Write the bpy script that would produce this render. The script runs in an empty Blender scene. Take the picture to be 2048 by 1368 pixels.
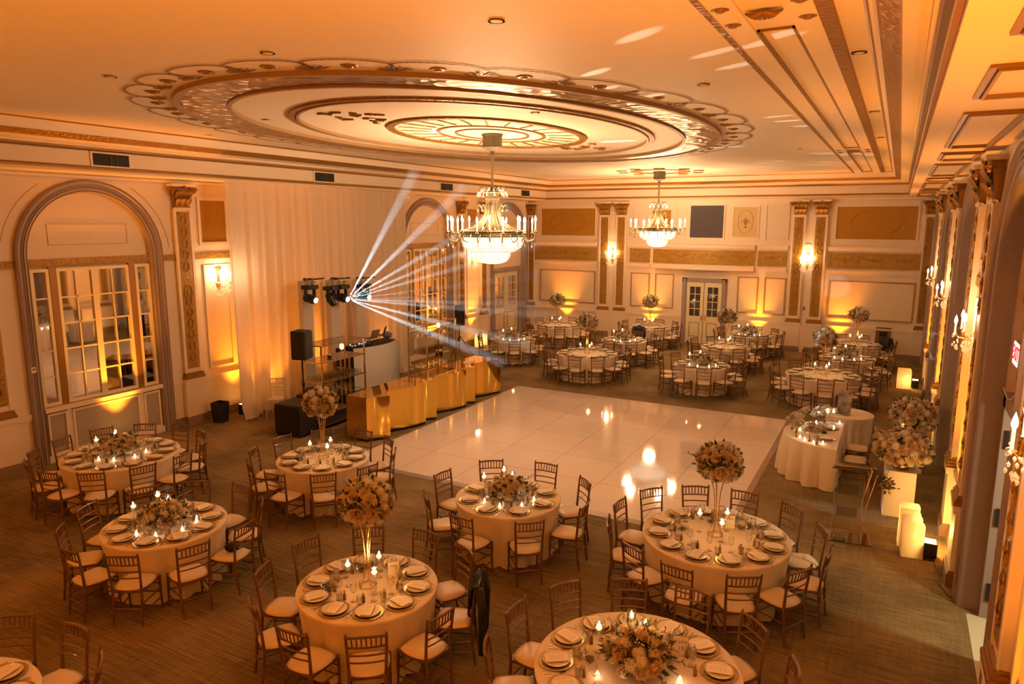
import bpy, bmesh, math, random
from mathutils import Vector, Matrix
random.seed(7)
PI = math.pi
sin, cos = math.sin, math.cos
S = bpy.context.scene
COL = S.collection

# ------------------------------------------------------------------ camera
FPX, YAW, PITCH, ROLL, CAMZ = 1407.9, .49807387, .16899239, .0031905, 4.72
fwd = Vector((-sin(YAW) * cos(PITCH), cos(YAW) * cos(PITCH), -sin(PITCH)))
rgt = Vector((cos(YAW), sin(YAW), 0))
upv = rgt.cross(fwd)
r2 = rgt * cos(ROLL) + upv * sin(ROLL)
u2 = -rgt * sin(ROLL) + upv * cos(ROLL)
cam_d = bpy.data.cameras.new('camera')
cam_d.sensor_width = 36
cam_d.lens = 36 * FPX / 2048
cam_d.clip_end = 200
cam_o = bpy.data.objects.new('camera', cam_d)
M = Matrix.Identity(4)
for i in range(3):
    M[i][0], M[i][1], M[i][2] = r2[i], u2[i], -fwd[i]
M.translation = Vector((0, 0, CAMZ))
cam_o.matrix_world = M
COL.objects.link(cam_o)
S.camera = cam_o

# ------------------------------------------------------------------ world, exposure
W = bpy.data.worlds.new('world')
S.world = W
W.use_nodes = True
W.node_tree.nodes['Background'].inputs[0].default_value = (1, .55, .28, 1)
W.node_tree.nodes['Background'].inputs[1].default_value = 0.0
S.view_settings.view_transform = 'Standard'
S.view_settings.look = 'None'
S.view_settings.gamma = 1
S.view_settings.use_curve_mapping = False
S.view_settings.exposure = 0.15
S.cycles.max_bounces = 4
S.cycles.diffuse_bounces = 3
S.cycles.glossy_bounces = 3
S.cycles.transmission_bounces = 3
S.cycles.volume_bounces = 0
S.cycles.transparent_max_bounces = 12
S.cycles.use_adaptive_sampling = True
S.cycles.adaptive_threshold = .07
S.cycles.adaptive_min_samples = 16
S.cycles.light_sampling_threshold = .03
S.cycles.sample_clamp_indirect = 4
S.cycles.caustics_reflective = False
S.cycles.caustics_refractive = False

AMBER = (1, .285, .015)
WARM = (1, .50, .22)

def lamp(kind, name, loc, energy, color, target=None, size=.05, angle=60, blend=.6, shape=None, size_y=None):
    d = bpy.data.lights.new(name, kind)
    d.energy = energy
    d.color = color
    if kind == 'AREA':
        d.size = size
        if size_y:
            d.shape = 'RECTANGLE'
            d.size_y = size_y
    else:
        d.shadow_soft_size = size
    if kind == 'SPOT':
        d.spot_size = math.radians(angle)
        d.spot_blend = blend
    o = bpy.data.objects.new(name, d)
    o.location = loc
    if target is not None:
        o.rotation_euler = (Vector(target) - Vector(loc)).to_track_quat('-Z', 'Y').to_euler()
    COL.objects.link(o)
    return o

XL, XR, YB, YF = -14.3, 1.05, 27.7, -3.5
ZS, ZC = 5.62, 6.42          # soffit, ceiling
WX0, WX1, WYB = -13.4, .17, 27.6   # edges of the raised ceiling field

# chandeliers' own glow sits in their builder; the corridor lamp behind the open door:
lamp('AREA', 'corridor_light', (2.75, 8.2, 2.6), 60, (.95, .85, .50), target=(.4, 9.5, 0), size=.25)

# ------------------------------------------------------------------ materials
def nt(m):
    m.use_nodes = True
    return m.node_tree
MATS = {}
def mat(name, col, rough=.6, metal=0, emit=None, es=0, spec=.5, bump=None, trans=0, alpha=1, var=None, ior=1.45, coat=0, sheen=0):
    m = bpy.data.materials.new(name)
    t = nt(m)
    b = t.nodes['Principled BSDF']
    b.inputs['Base Color'].default_value = (*col, 1)
    b.inputs['Roughness'].default_value = rough
    b.inputs['Metallic'].default_value = metal
    b.inputs['Specular IOR Level'].default_value = spec
    b.inputs['IOR'].default_value = ior
    b.inputs['Transmission Weight'].default_value = trans
    b.inputs['Coat Weight'].default_value = coat
    b.inputs['Alpha'].default_value = alpha
    if sheen:
        b.inputs['Sheen Weight'].default_value = sheen
    if emit:
        b.inputs['Emission Color'].default_value = (*emit, 1)
        b.inputs['Emission Strength'].default_value = es
    tc = t.nodes.new('ShaderNodeTexCoord')
    if var:   # (scale, amount, colour2)
        n = t.nodes.new('ShaderNodeTexNoise')
        n.inputs['Scale'].default_value = var[0]
        n.inputs['Detail'].default_value = 4
        t.links.new(tc.outputs['Object'], n.inputs['Vector'])
        r = t.nodes.new('ShaderNodeValToRGB')
        r.color_ramp.elements[0].position = .35
        r.color_ramp.elements[1].position = .65
        r.color_ramp.elements[0].color = (*col, 1)
        r.color_ramp.elements[1].color = (*var[1], 1)
        t.links.new(n.outputs['Fac'], r.inputs['Fac'])
        t.links.new(r.outputs['Color'], b.inputs['Base Color'])
    if bump:  # (kind, scale, strength, distance)
        if bump[0] == 'vor':
            n = t.nodes.new('ShaderNodeTexVoronoi')
            n.inputs['Scale'].default_value = bump[1]
            out = n.outputs['Distance']
        else:
            n = t.nodes.new('ShaderNodeTexNoise')
            n.inputs['Scale'].default_value = bump[1]
            n.inputs['Detail'].default_value = 3
            out = n.outputs['Fac']
        t.links.new(tc.outputs['Object'], n.inputs['Vector'])
        bp = t.nodes.new('ShaderNodeBump')
        bp.inputs['Strength'].default_value = bump[2]
        bp.inputs['Distance'].default_value = bump[3]
        t.links.new(out, bp.inputs['Height'])
        t.links.new(bp.outputs['Normal'], b.inputs['Normal'])
    MATS[name] = m
    return m

def emat(name, col, strength):
    m = bpy.data.materials.new(name)
    t = nt(m)
    t.nodes.remove(t.nodes['Principled BSDF'])
    e = t.nodes.new('ShaderNodeEmission')
    e.inputs[0].default_value = (*col, 1)
    e.inputs[1].default_value = strength
    t.links.new(e.outputs[0], t.nodes['Material Output'].inputs[0])
    return m

def thin_glass(name, tint=(1, 1, 1), refl=.12, rough=.03):
    m = bpy.data.materials.new(name)
    t = nt(m)
    t.nodes.remove(t.nodes['Principled BSDF'])
    tr = t.nodes.new('ShaderNodeBsdfTransparent')
    tr.inputs[0].default_value = (*tint, 1)
    gl = t.nodes.new('ShaderNodeBsdfGlossy')
    gl.inputs['Roughness'].default_value = rough
    lw = t.nodes.new('ShaderNodeLayerWeight')
    lw.inputs[0].default_value = .5
    fr = t.nodes.new('ShaderNodeMath')
    fr.operation = 'POWER'
    fr.inputs[1].default_value = 3.5
    t.links.new(lw.outputs['Facing'], fr.inputs[0])
    ad = t.nodes.new('ShaderNodeMath')
    ad.operation = 'ADD'
    ad.use_clamp = True
    ad.inputs[1].default_value = refl
    t.links.new(fr.outputs[0], ad.inputs[0])
    mx = t.nodes.new('ShaderNodeMixShader')
    t.links.new(ad.outputs[0], mx.inputs[0])
    t.links.new(tr.outputs[0], mx.inputs[1])
    t.links.new(gl.outputs[0], mx.inputs[2])
    t.links.new(mx.outputs[0], t.nodes['Material Output'].inputs[0])
    return m

def sheer(name, col, tl=.5):
    m = bpy.data.materials.new(name)
    t = nt(m)
    t.nodes.remove(t.nodes['Principled BSDF'])
    d = t.nodes.new('ShaderNodeBsdfDiffuse')
    d.inputs[0].default_value = (*col, 1)
    l = t.nodes.new('ShaderNodeBsdfTranslucent')
    l.inputs[0].default_value = (*col, 1)
    mx = t.nodes.new('ShaderNodeMixShader')
    mx.inputs[0].default_value = tl
    t.links.new(d.outputs[0], mx.inputs[1])
    t.links.new(l.outputs[0], mx.inputs[2])
    t.links.new(mx.outputs[0], t.nodes['Material Output'].inputs[0])
    return m

CREAM = mat('cream_plaster', (.80, .68, .53), .55, bump=('noise', 9, .12, .02))
CEIL = mat('ceiling_plaster', (.87, .76, .61), .6)
PANEL = mat('panel_cream', (.75, .64, .49), .5)
GOLD = mat('gilt_relief', (.29, .145, .018), .42, .3, bump=('vor', 16, .8, .03))
GOLDF = mat('gilt_plain', (.29, .145, .02), .40, .3, bump=('noise', 40, .5, .01))
GOLDL = mat('gilt_inlay', (.29, .15, .018), .45, .2, var=(14, (.38, .22, .035)), bump=('vor', 22, .5, .02))
AMBERP = mat('ochre_panel', (.40, .20, .012), .6)
BANDP = mat('ochre_frieze', (.34, .18, .02), .5, .1, var=(9, (.42, .25, .045)), bump=('vor', 9, .5, .02))
GRAY = mat('mauve_gray_paint', (.30, .235, .22), .42)
BLUEP = mat('slate_blue_panel', (.045, .038, .048), .6)
DOORC = mat('door_cream', (.75, .68, .48), .45)
LINEC = mat('trim_line', (.34, .21, .09), .5)
MIRROR = mat('mirror_pane', (.82, .80, .78), .03, 1)
DARKGL = mat('dark_glass', (.05, .045, .04), .05, 0, spec=1)
BLACK = mat('black_matte', (.012, .012, .013), .6)
BLACKG = mat('black_gloss', (.015, .015, .017), .3)
VENT = mat('vent_black', (.015, .012, .01), .7)
CHAIRW = mat('chair_wood', (.13, .062, .022), .32, coat=.2, var=(9, (.17, .085, .035)))
CUSH = mat('ivory_vinyl', (.80, .70, .56), .33)
CLOTH = mat('ivory_linen', (.80, .70, .55), .75, sheen=.2, bump=('noise', 120, .15, .004))
CHARG = mat('charger_gold', (.52, .37, .16), .27, .75)
PLATE = mat('plate_china', (.80, .74, .62), .2)
CARD = mat('menu_card', (.92, .88, .80), .7)
INK = mat('menu_ink', (.35, .27, .2), .8)
SILV = mat('cutlery', (.62, .50, .36), .22, 1)
GLASS = thin_glass('clear_glass', refl=.09)
SHELFGL = thin_glass('shelf_glass', (.97, .94, .88), .14)
ACRYL = thin_glass('acrylic', (.97, .97, .96), .16)
CRYST = thin_glass('crystal', (1, .97, .92), .25, .08)
GOLDM = mat('gold_metal', (.80, .52, .20), .25, 1)
BRASSD = mat('aged_brass', (.30, .26, .15), .4, .6)
IVORYM = mat('ivory_enamel', (.13, .11, .06), .45, .1)
BARGOLD = mat('gold_mirror', (.86, .56, .12), .055, 1)
DANCE = None
FLOWER = [mat('petal_white', (.84, .78, .66), .7, bump=('vor', 60, .9, .01)),
          mat('petal_cream', (.74, .60, .42), .7, bump=('vor', 50, .9, .01)),
          mat('petal_blush', (.70, .50, .36), .7, bump=('vor', 50, .9, .01))]
LEAF = mat('leaf_green', (.055, .075, .025), .5, var=(20, (.10, .12, .05)))
WAX = mat('candle_wax', (.9, .8, .62), .4, emit=(1, .62, .30), es=2.2)
FLAME = emat('flame', (1, .74, .42), 60)
VOTIVE = emat('votive_glow', (1, .62, .30), 9)
BULB = emat('bulb_glow', (1, .80, .58), 45)
CANDLET = mat('candle_tube', (.9, .82, .65), .4, emit=(1, .65, .35), es=1.2)
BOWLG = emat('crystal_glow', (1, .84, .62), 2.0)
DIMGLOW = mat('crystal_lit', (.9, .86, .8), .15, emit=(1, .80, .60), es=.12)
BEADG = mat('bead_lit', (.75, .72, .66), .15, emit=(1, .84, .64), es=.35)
WATER = thin_glass('water', (.98, .95, .9), .05)
BOTTLE = mat('amber_bottle', (.22, .12, .03), .15, 0, spec=.8)
CORK = mat('cork', (.45, .3, .15), .8)
SALAD = mat('salad', (.32, .16, .06), .7, var=(60, (.12, .16, .04)), bump=('vor', 70, 1, .01))
CURT = sheer('sheer_curtain', (.80, .72, .62), .35)
LUMI = sheer('frosted_acrylic', (.88, .80, .66), .5)
WHITE = mat('white_laminate', (.82, .78, .70), .4)
PLINTH = mat('plinth_brown', (.26, .17, .10), .5)
CARPET = bpy.data.materials.new('carpet')
DANCE = bpy.data.materials.new('dance_floor_gloss')

def build_carpet():
    t = nt(CARPET)
    b = t.nodes['Principled BSDF']
    b.inputs['Roughness'].default_value = .9
    b.inputs['Specular IOR Level'].default_value = .15
    tc = t.nodes.new('ShaderNodeTexCoord')
    def noise(sc, s, det):
        mp = t.nodes.new('ShaderNodeMapping')
        mp.inputs['Scale'].default_value = sc
        n = t.nodes.new('ShaderNodeTexNoise')
        n.inputs['Scale'].default_value = s
        n.inputs['Detail'].default_value = det
        t.links.new(tc.outputs['Object'], mp.inputs[0])
        t.links.new(mp.outputs[0], n.inputs['Vector'])
        return n.outputs['Fac']
    a = noise((1.2, 26, 1), 1.6, 5)
    c = noise((18, 1.6, 1), 1.4, 3)
    g = noise((1, 1, 1), .9, 4)
    ck = t.nodes.new('ShaderNodeTexBrick')
    ck.inputs['Scale'].default_value = 1
    ck.inputs['Brick Width'].default_value = 1.0
    ck.inputs['Row Height'].default_value = .5
    ck.inputs['Mortar Size'].default_value = 0
    ck.inputs['Color1'].default_value = (.35, .35, .35, 1)
    ck.inputs['Color2'].default_value = (.65, .65, .65, 1)
    t.links.new(tc.outputs['Object'], ck.inputs['Vector'])
    def math_(op, x, y):
        n = t.nodes.new('ShaderNodeMath')
        n.operation = op
        for i, v in enumerate((x, y)):
            if isinstance(v, (int, float)):
                n.inputs[i].default_value = v
            else:
                t.links.new(v, n.inputs[i])
        return n.outputs[0]
    s = math_('ADD', math_('MULTIPLY', a, .48), math_('MULTIPLY', c, .14))
    s = math_('ADD', s, math_('MULTIPLY', g, .40))
    s = math_('ADD', s, math_('MULTIPLY', ck.outputs['Color'], .10))
    r = t.nodes.new('ShaderNodeValToRGB')
    r.color_ramp.elements[0].position = .42
    r.color_ramp.elements[1].position = .68
    r.color_ramp.elements[0].color = (.088, .066, .034, 1)
    r.color_ramp.elements[1].color = (.28, .205, .10, 1)
    t.links.new(s, r.inputs[0])
    t.links.new(r.outputs[0], b.inputs['Base Color'])
build_carpet()

def build_dance():
    t = nt(DANCE)
    b = t.nodes['Principled BSDF']
    b.inputs['Roughness'].default_value = .055
    b.inputs['Specular IOR Level'].default_value = .6
    tc = t.nodes.new('ShaderNodeTexCoord')
    ck = t.nodes.new('ShaderNodeTexBrick')
    ck.offset = 0
    ck.inputs['Scale'].default_value = 1
    ck.inputs['Brick Width'].default_value = 1.22
    ck.inputs['Row Height'].default_value = 1.22
    ck.inputs['Mortar Size'].default_value = .005
    ck.inputs['Color1'].default_value = (.72, .64, .60, 1)
    ck.inputs['Color2'].default_value = (.75, .67, .62, 1)
    ck.inputs['Mortar'].default_value = (.28, .22, .18, 1)
    t.links.new(tc.outputs['Object'], ck.inputs['Vector'])
    t.links.new(ck.outputs['Color'], b.inputs['Base Color'])
build_dance()

# ------------------------------------------------------------------ mesh helpers
class MB:
    def __init__(s, T=None):
        s.v, s.f, s.mi, s.T, s.m = [], [], [], T, 0
    def pt(s, p):
        if s.T:
            p = s.T(*p)
        s.v.append(tuple(p))
        return len(s.v) - 1
    def face(s, idx):
        s.f.append(tuple(idx))
        s.mi.append(s.m)
    def quad(s, a, b, c, d):
        s.face([s.pt(p) for p in (a, b, c, d)])
        return s
    def box(s, x0, x1, y0, y1, z0, z1, M=None):
        P = [(x, y, z) for z in (z0, z1) for y in (y0, y1) for x in (x0, x1)]
        if M:
            P = [tuple(M @ Vector(p)) for p in P]
        i = [s.pt(p) for p in P]
        for q in ((0, 2, 3, 1), (4, 5, 7, 6), (0, 1, 5, 4), (2, 6, 7, 3), (0, 4, 6, 2), (1, 3, 7, 5)):
            s.face([i[k] for k in q])
        return s
    def bar(s, a, b, w, h=None, n=4):
        """square or round bar between two points"""
        a, b = Vector(a), Vector(b)
        d = (b - a)
        if d.length < 1e-6:
            return s
        d.normalize()
        ref = Vector((0, 0, 1)) if abs(d.z) < .9 else Vector((1, 0, 0))
        x = d.cross(ref).normalized()
        y = x.cross(d).normalized()
        h = h or w
        A, B = [], []
        for k in range(n):
            t = 2 * PI * (k + .5) / n
            o = x * cos(t) * w + y * sin(t) * h
            A.append(s.pt(a + o))
            B.append(s.pt(b + o))
        for k in range(n):
            s.face((A[k], A[(k + 1) % n], B[(k + 1) % n], B[k]))
        s.face(A[::-1])
        s.face(B)
        return s
    def tube(s, pts, r, n=6, cap=True):
        rings = []
        P = [Vector(p) for p in pts]
        for i, p in enumerate(P):
            d = (P[min(i + 1, len(P) - 1)] - P[max(i - 1, 0)])
            d = d.normalized() if d.length > 1e-9 else Vector((0, 0, 1))
            ref = Vector((0, 0, 1)) if abs(d.z) < .95 else Vector((1, 0, 0))
            x = d.cross(ref).normalized()
            y = x.cross(d)
            rr = r[i] if isinstance(r, (list, tuple)) else r
            rings.append([s.pt(p + x * cos(2 * PI * k / n) * rr + y * sin(2 * PI * k / n) * rr) for k in range(n)])
        for A, B in zip(rings, rings[1:]):
            for k in range(n):
                s.face((A[k], A[(k + 1) % n], B[(k + 1) % n], B[k]))
        if cap:
            s.face(rings[0][::-1])
            s.face(rings[-1])
        return s
    def lathe(s, prof, n=24, c=(0, 0, 0), flute=0, nf=0, M=None):
        rings = []
        for (r, z) in prof:
            ring = []
            for k in range(n):
                t = 2 * PI * k / n
                rr = r * (1 + flute * cos(nf * t)) if flute else r
                p = Vector((rr * cos(t), rr * sin(t), z))
                if M:
                    p = M @ p
                ring.append(s.pt((c[0] + p.x, c[1] + p.y, c[2] + p.z)))
            rings.append(ring)
        for A, B in zip(rings, rings[1:]):
            for k in range(n):
                s.face((A[k], A[(k + 1) % n], B[(k + 1) % n], B[k]))
        if prof[0][0] > 1e-4:
            s.face(rings[0][::-1])
        if prof[-1][0] > 1e-4:
            s.face(rings[-1])
        return s
    def open_lathe(s, prof, n=24, c=(0, 0, 0)):
        rings = []
        for (r, z) in prof:
            rings.append([s.pt((c[0] + r * cos(2 * PI * k / n), c[1] + r * sin(2 * PI * k / n), c[2] + z)) for k in range(n)])
        for A, B in zip(rings, rings[1:]):
            for k in range(n):
                s.face((A[k], A[(k + 1) % n], B[(k + 1) % n], B[k]))
        return s
    def ball(s, c, r, sub=1, sc=(1, 1, 1), jit=0):
        bm = bmesh.new()
        bmesh.ops.create_icosphere(bm, subdivisions=sub, radius=1)
        idx = {}
        for v in bm.verts:
            k = 1 + random.uniform(-jit, jit)
            idx[v.index] = s.pt((c[0] + v.co.x * r * sc[0] * k, c[1] + v.co.y * r * sc[1] * k, c[2] + v.co.z * r * sc[2] * k))
        for f in bm.faces:
            s.face([idx[v.index] for v in f.verts])
        bm.free()
        return s
    def mesh(s, name, mats, smooth=False):
        me = bpy.data.meshes.new(name)
        me.from_pydata(s.v, [], s.f)
        mats = mats if isinstance(mats, (list, tuple)) else [mats]
        for m in mats:
            me.materials.append(m)
        if len(mats) > 1:
            me.polygons.foreach_set('material_index', s.mi)
        if smooth:
            me.polygons.foreach_set('use_smooth', [True] * len(me.polygons))
        me.validate()
        bm = bmesh.new()
        bm.from_mesh(me)
        bmesh.ops.remove_doubles(bm, verts=bm.verts, dist=1e-5)
        bmesh.ops.recalc_face_normals(bm, faces=bm.faces)
        bm.to_mesh(me)
        bm.free()
        return me
    def obj(s, name, mats, parent=None, smooth=False, loc=None, rz=None):
        o = bpy.data.objects.new(name, s.mesh(name, mats, smooth))
        COL.objects.link(o)
        if parent:
            o.parent = parent
        if loc:
            o.location = loc
        if rz is not None:
            o.rotation_euler = (0, 0, rz)
        return o

def autosmooth(o, ang=40):
    me = o.data
    me.polygons.foreach_set('use_smooth', [True] * len(me.polygons))
    me.set_sharp_from_angle(angle=math.radians(ang))
    return o
def bevel(o, w=.004, seg=2):
    m = o.modifiers.new('round', 'BEVEL')
    m.width = w
    m.segments = seg
    m.limit_method = 'ANGLE'
    return o

def tag(o, label, cat, group=None, kind=None):
    o['label'] = label
    o['category'] = cat
    if group:
        o['group'] = group
    if kind:
        o['kind'] = kind
    return o
def empty(name, loc=(0, 0, 0), rz=0, label=None, cat=None, group=None):
    o = bpy.data.objects.new(name, None)
    o.location = loc
    o.rotation_euler = (0, 0, rz)
    COL.objects.link(o)
    if label:
        tag(o, label, cat, group)
    return o
def struct(o, label=None, cat=None):
    o['kind'] = 'structure'
    if label:
        o['label'] = label
        o['category'] = cat or 'wall trim'
    return o
def kids(o):
    return [c for c in bpy.data.objects if c.parent == o]
KC = {}
def dup(o, loc=None, rz=None, label=None, group=None, parent=None, ch=None, scale=None):
    """copy of a thing with copies of its parts and sub-parts"""
    key = o.name
    if key not in KC:
        KC[key] = kids(o)
    r = o.copy()
    COL.objects.link(r)
    if parent:
        r.parent = parent
    if loc is not None:
        r.location = loc
    if rz is not None:
        r.rotation_euler = (0, 0, rz)
    if scale:
        r.scale = (scale,) * 3
    if label:
        r['label'] = label
    if group:
        r['group'] = group
    for c in KC[key]:
        dup(c, parent=r)
    return r

# wall-local coordinates: u along the wall, d out of the wall into the room, z up
def WL(u, d, z): return (XL + d, u, z)
def WR(u, d, z): return (XR - d, u, z)
def WB(u, d, z): return (u, YB - d, z)

# ------------------------------------------------------------------ the room shell
fl = MB().quad((XL - .6, YF, 0), (3.2, YF, 0), (3.2, YB + .4, 0), (XL - .6, YB + .4, 0)).obj('floor', CARPET)
struct(fl, 'carpeted ballroom floor in mottled olive brown tiles', 'floor')

def arch_pts(yc, r, z0=4.02, n=28):
    return [(yc - r * cos(PI * k / n), z0 + r * sin(PI * k / n)) for k in range(n + 1)]

def wall_with_arches(T, centres, ends, rec, name, label):
    m = MB(T)
    hw = 1.25
    edges = [ends[0]]
    for c in centres:
        m.quad((edges[-1], 0, 0), (c - hw, 0, 0), (c - hw, 0, ZS), (edges[-1], 0, ZS))
        A = arch_pts(c, hw)
        for (u0, z0), (u1, z1) in zip(A, A[1:]):
            m.quad((u0, 0, z0), (u1, 0, z1), (u1, 0, ZS), (u0, 0, ZS))
            m.quad((u0, 0, z0), (u0, -rec, z0), (u1, -rec, z1), (u1, 0, z1))
        for uu in (c - hw, c + hw):
            m.quad((uu, 0, 0), (uu, -rec, 0), (uu, -rec, 4.02), (uu, 0, 4.02))
        edges.append(c + hw)
    m.quad((edges[-1], 0, 0), (ends[1], 0, 0), (ends[1], 0, ZS), (edges[-1], 0, ZS))
    return struct(m.obj(name, CREAM), label, 'wall')

ARCH = [2.75, 8.55, 14.35, 20.15, 25.95]
RECL, RECR = .10, .30
wall_with_arches(WL, ARCH, (YF, YB + .3), RECL, 'wall_left', 'cream plaster wall with tall arches behind the curtain and bar')
wall_with_arches(WR, ARCH, (YF, YB + .3), RECR, 'wall_right', 'cream plaster wall with gray arched doorways and candle sconces')
wb = MB().quad((XL - .4, YB, 0), (XR + .4, YB, 0), (XR + .4, YB, ZC), (XL - .4, YB, ZC)).obj('wall_back', CREAM)
struct(wb, 'cream end wall with ochre panels and a double door', 'wall')
wf = MB().quad((XL - .4, YF, 0), (XR + .4, YF, 0), (XR + .4, YF, ZC + .2), (XL - .4, YF, ZC + .2)).obj('wall_front', CREAM)
struct(wf, 'cream wall closing the room behind the balcony', 'wall')
ce = MB().quad((WX0, YF, ZC), (WX1, YF, ZC), (WX1, WYB, ZC), (WX0, WYB, ZC)).obj('ceiling', CEIL)
struct(ce, 'cream plaster ceiling with gilded oval medallion', 'ceiling')

# recess backs (lunettes) for arches
def recess_back(T, c, rec, zlo, name, hole=None):
    m = MB(T)
    hw = 1.25
    A = arch_pts(c, hw)
    for (u0, z0), (u1, z1) in zip(A, A[1:]):
        m.quad((u0, -rec, 4.02), (u1, -rec, 4.02), (u1, -rec, z1), (u0, -rec, z0))
    if hole:
        a, b, zt = hole
        m.quad((c - hw, -rec, 0), (a, -rec, 0), (a, -rec, 4.02), (c - hw, -rec, 4.02))
        m.quad((b, -rec, 0), (c + hw, -rec, 0), (c + hw, -rec, 4.02), (b, -rec, 4.02))
        m.quad((a, -rec, zt), (b, -rec, zt), (b, -rec, 4.02), (a, -rec, 4.02))
    else:
        m.quad((c - hw, -rec, zlo), (c + hw, -rec, zlo), (c + hw, -rec, 4.02), (c - hw, -rec, 4.02))
    return struct(m.obj(name, CREAM))

# arch mouldings
def arch_moulding(T, c, rec, nm, label):
    m = MB(T)
    prof = [(1.235, -rec * .6), (1.25, .0), (1.27, .035), (1.285, .02), (1.30, .045), (1.325, .05), (1.335, .025), (1.36, .03), (1.37, .055), (1.385, .035), (1.42, .04), (1.43, .07), (1.45, .085), (1.475, .07), (1.49, .085), (1.50, 0)]
    path = [(-1, 0.0)] + [(-1, 4.02 * k / 4) for k in range(1, 4)]
    rows = []
    for r, d in prof:
        row = [(c - r, d, 0.0), (c - r, d, 2.0)]
        row += [(u, d, z) for u, z in arch_pts(c, r)]
        row += [(c + r, d, 2.0), (c + r, d, 0.0)]
        rows.append(row)
    for A, B in zip(rows, rows[1:]):
        for k in range(len(A) - 1):
            m.quad(A[k], A[k + 1], B[k + 1], B[k])
    o = m.obj(nm, GRAY)
    autosmooth(o, 50)
    return struct(o, label, 'arch moulding')
tn = [0]
def tname():
    tn[0] += 1
    return 'trim_%d' % tn[0]
AW = ['closest to the camera', 'by the radiator grille', 'behind the white curtain', 'behind the bar shelves', 'around the far double door']
RW = ['closest to the camera', 'with the exit sign', 'behind the flower pedestals', 'beyond the middle sconce', 'by the far corner']
for i, c in enumerate(ARCH):
    if i != 2:
        arch_moulding(WL, c, RECL, tname(), 'mauve gray arch moulding on curtain side wall, ' + AW[i])
    arch_moulding(WR, c, RECR, tname(), 'mauve gray arch moulding on sconce wall, ' + RW[i])

# pilasters ---------------------------------------------------------------
def pilaster(T, u, label, w=.30, cap_d=.10, base=True, z0=0, only=None):
    root = empty(tname())
    struct(root, label, 'pilaster')
    h = w
    m = MB(T)
    if base:
        m.box(u - h + .01, u + h - .01, 0, .11, .14, 1.02)
        m.box(u - h - .01, u + h + .01, 0, .14, 1.0, 1.1)
    m.box(u - h * .8, u + h * .8, 0, .075, 1.24, 4.98)
    m.box(u - h * .85, u - h * .62, .075, .09, 1.24, 4.98)
    m.box(u + h * .62, u + h * .85, .075, .09, 1.24, 4.98)
    m.box(u - h * .85, u + h * .85, .06, .11, 4.96, 5.01)
    m.box(u - h * 1.15, u + h * 1.15, 0, .22, 5.47, 5.53)
    m.obj('shaft', CREAM, root)
    m = MB(T)
    m.box(u - h - .005, u + h + .005, 0, .145, 0, .17)
    m.box(u - h + .0, u + h - .0, 0, .125, .17, .21)
    m.obj('plinth', PLINTH, root)
    m = MB(T)
    m.box(u - h * .95, u + h * .95, 0, .15, 1.1, 1.15)
    m.box(u - h * .9, u + h * .9, 0, .13, 1.15, 1.2)
    m.box(u - h * .85, u + h * .85, 0, .11, 1.2, 1.24)
    m.obj('base_moulding', GOLDF, root)
    m = MB(T)
    m.box(u - h * .55, u + h * .55, .06, .085, 1.34, 4.92)
    for k in range(24):      # oval boss with ribbon relief
        a0, a1 = 2 * PI * k / 24, 2 * PI * (k + 1) / 24
        m.bar((u + .10 * cos(a0), .095, 3.1 + .16 * sin(a0)), (u + .10 * cos(a1), .095, 3.1 + .16 * sin(a1)), .012)
    m.ball((u, .085, 3.1), .05, 1, (1, .5, 1.6))
    zz = 1.5
    while zz < 4.8:
        if abs(zz - 3.1) > .25:
            for sgn in (-1, 1):
                P = [(u + sgn * (.02 + .05 * sin(t * PI)), .095, zz + .22 * t) for t in (0, .25, .5, .75, 1)]
                m.tube(P, [.006, .014, .016, .012, .004], 5)
        zz += .26
    m.obj('gilt_inlay', GOLDL, root)
    # capital: bell, two tiers of leaves, corner volutes
    m = MB(T)
    m.box(u - h * .72, u + h * .72, 0, .10, 5.01, 5.05)
    for k in range(6):
        z = 5.05 + k * .07
        e = h * (.70 + .025 * k)
        m.box(u - e, u + e, 0, .09 + .01 * k, z, z + .07)
    for tier, (zb, hh, n) in enumerate(((5.04, .20, 3), (5.16, .24, 4))):
        for k in range(n):
            uu = u + (k - (n - 1) / 2) * h * 1.5 / n
            pts = [(0, .10), (.04, .12), (.055, .15), (.05, .19), (.02, .20)]
            prev = None
            for j, (wd, dd) in enumerate(pts):
                z = zb + hh * j / 4 - (.03 if j == 4 else 0)
                d2 = dd + .02 * tier
                cur = [(uu - wd - .012, d2, z), (uu, d2 + .02, z), (uu + wd + .012, d2, z)]
                if prev:
                    for q in range(2):
                        m.quad(prev[q], prev[q + 1], cur[q + 1], cur[q])
                prev = cur
    for sg in (-1, 1):
        cu = u + sg * h * 1.0
        P = []
        for k in range(16):
            a = k * .55
            rr = .085 - .0046 * k
            P.append((cu + sg * rr * cos(a) * .9, .17, 5.385 + rr * sin(a)))
        m.tube(P, .024, 6)
        m.ball((cu, .18, 5.385), .035, 1)
        m.tube([(cu, .17, 5.46), (u + sg * h * .6, .15, 5.40), (u + sg * h * .35, .14, 5.25)], .022, 6)
    m.ball((u, .2, 5.47), .045, 1)
    o = m.obj('capital', GOLDF, root)
    return root

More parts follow.
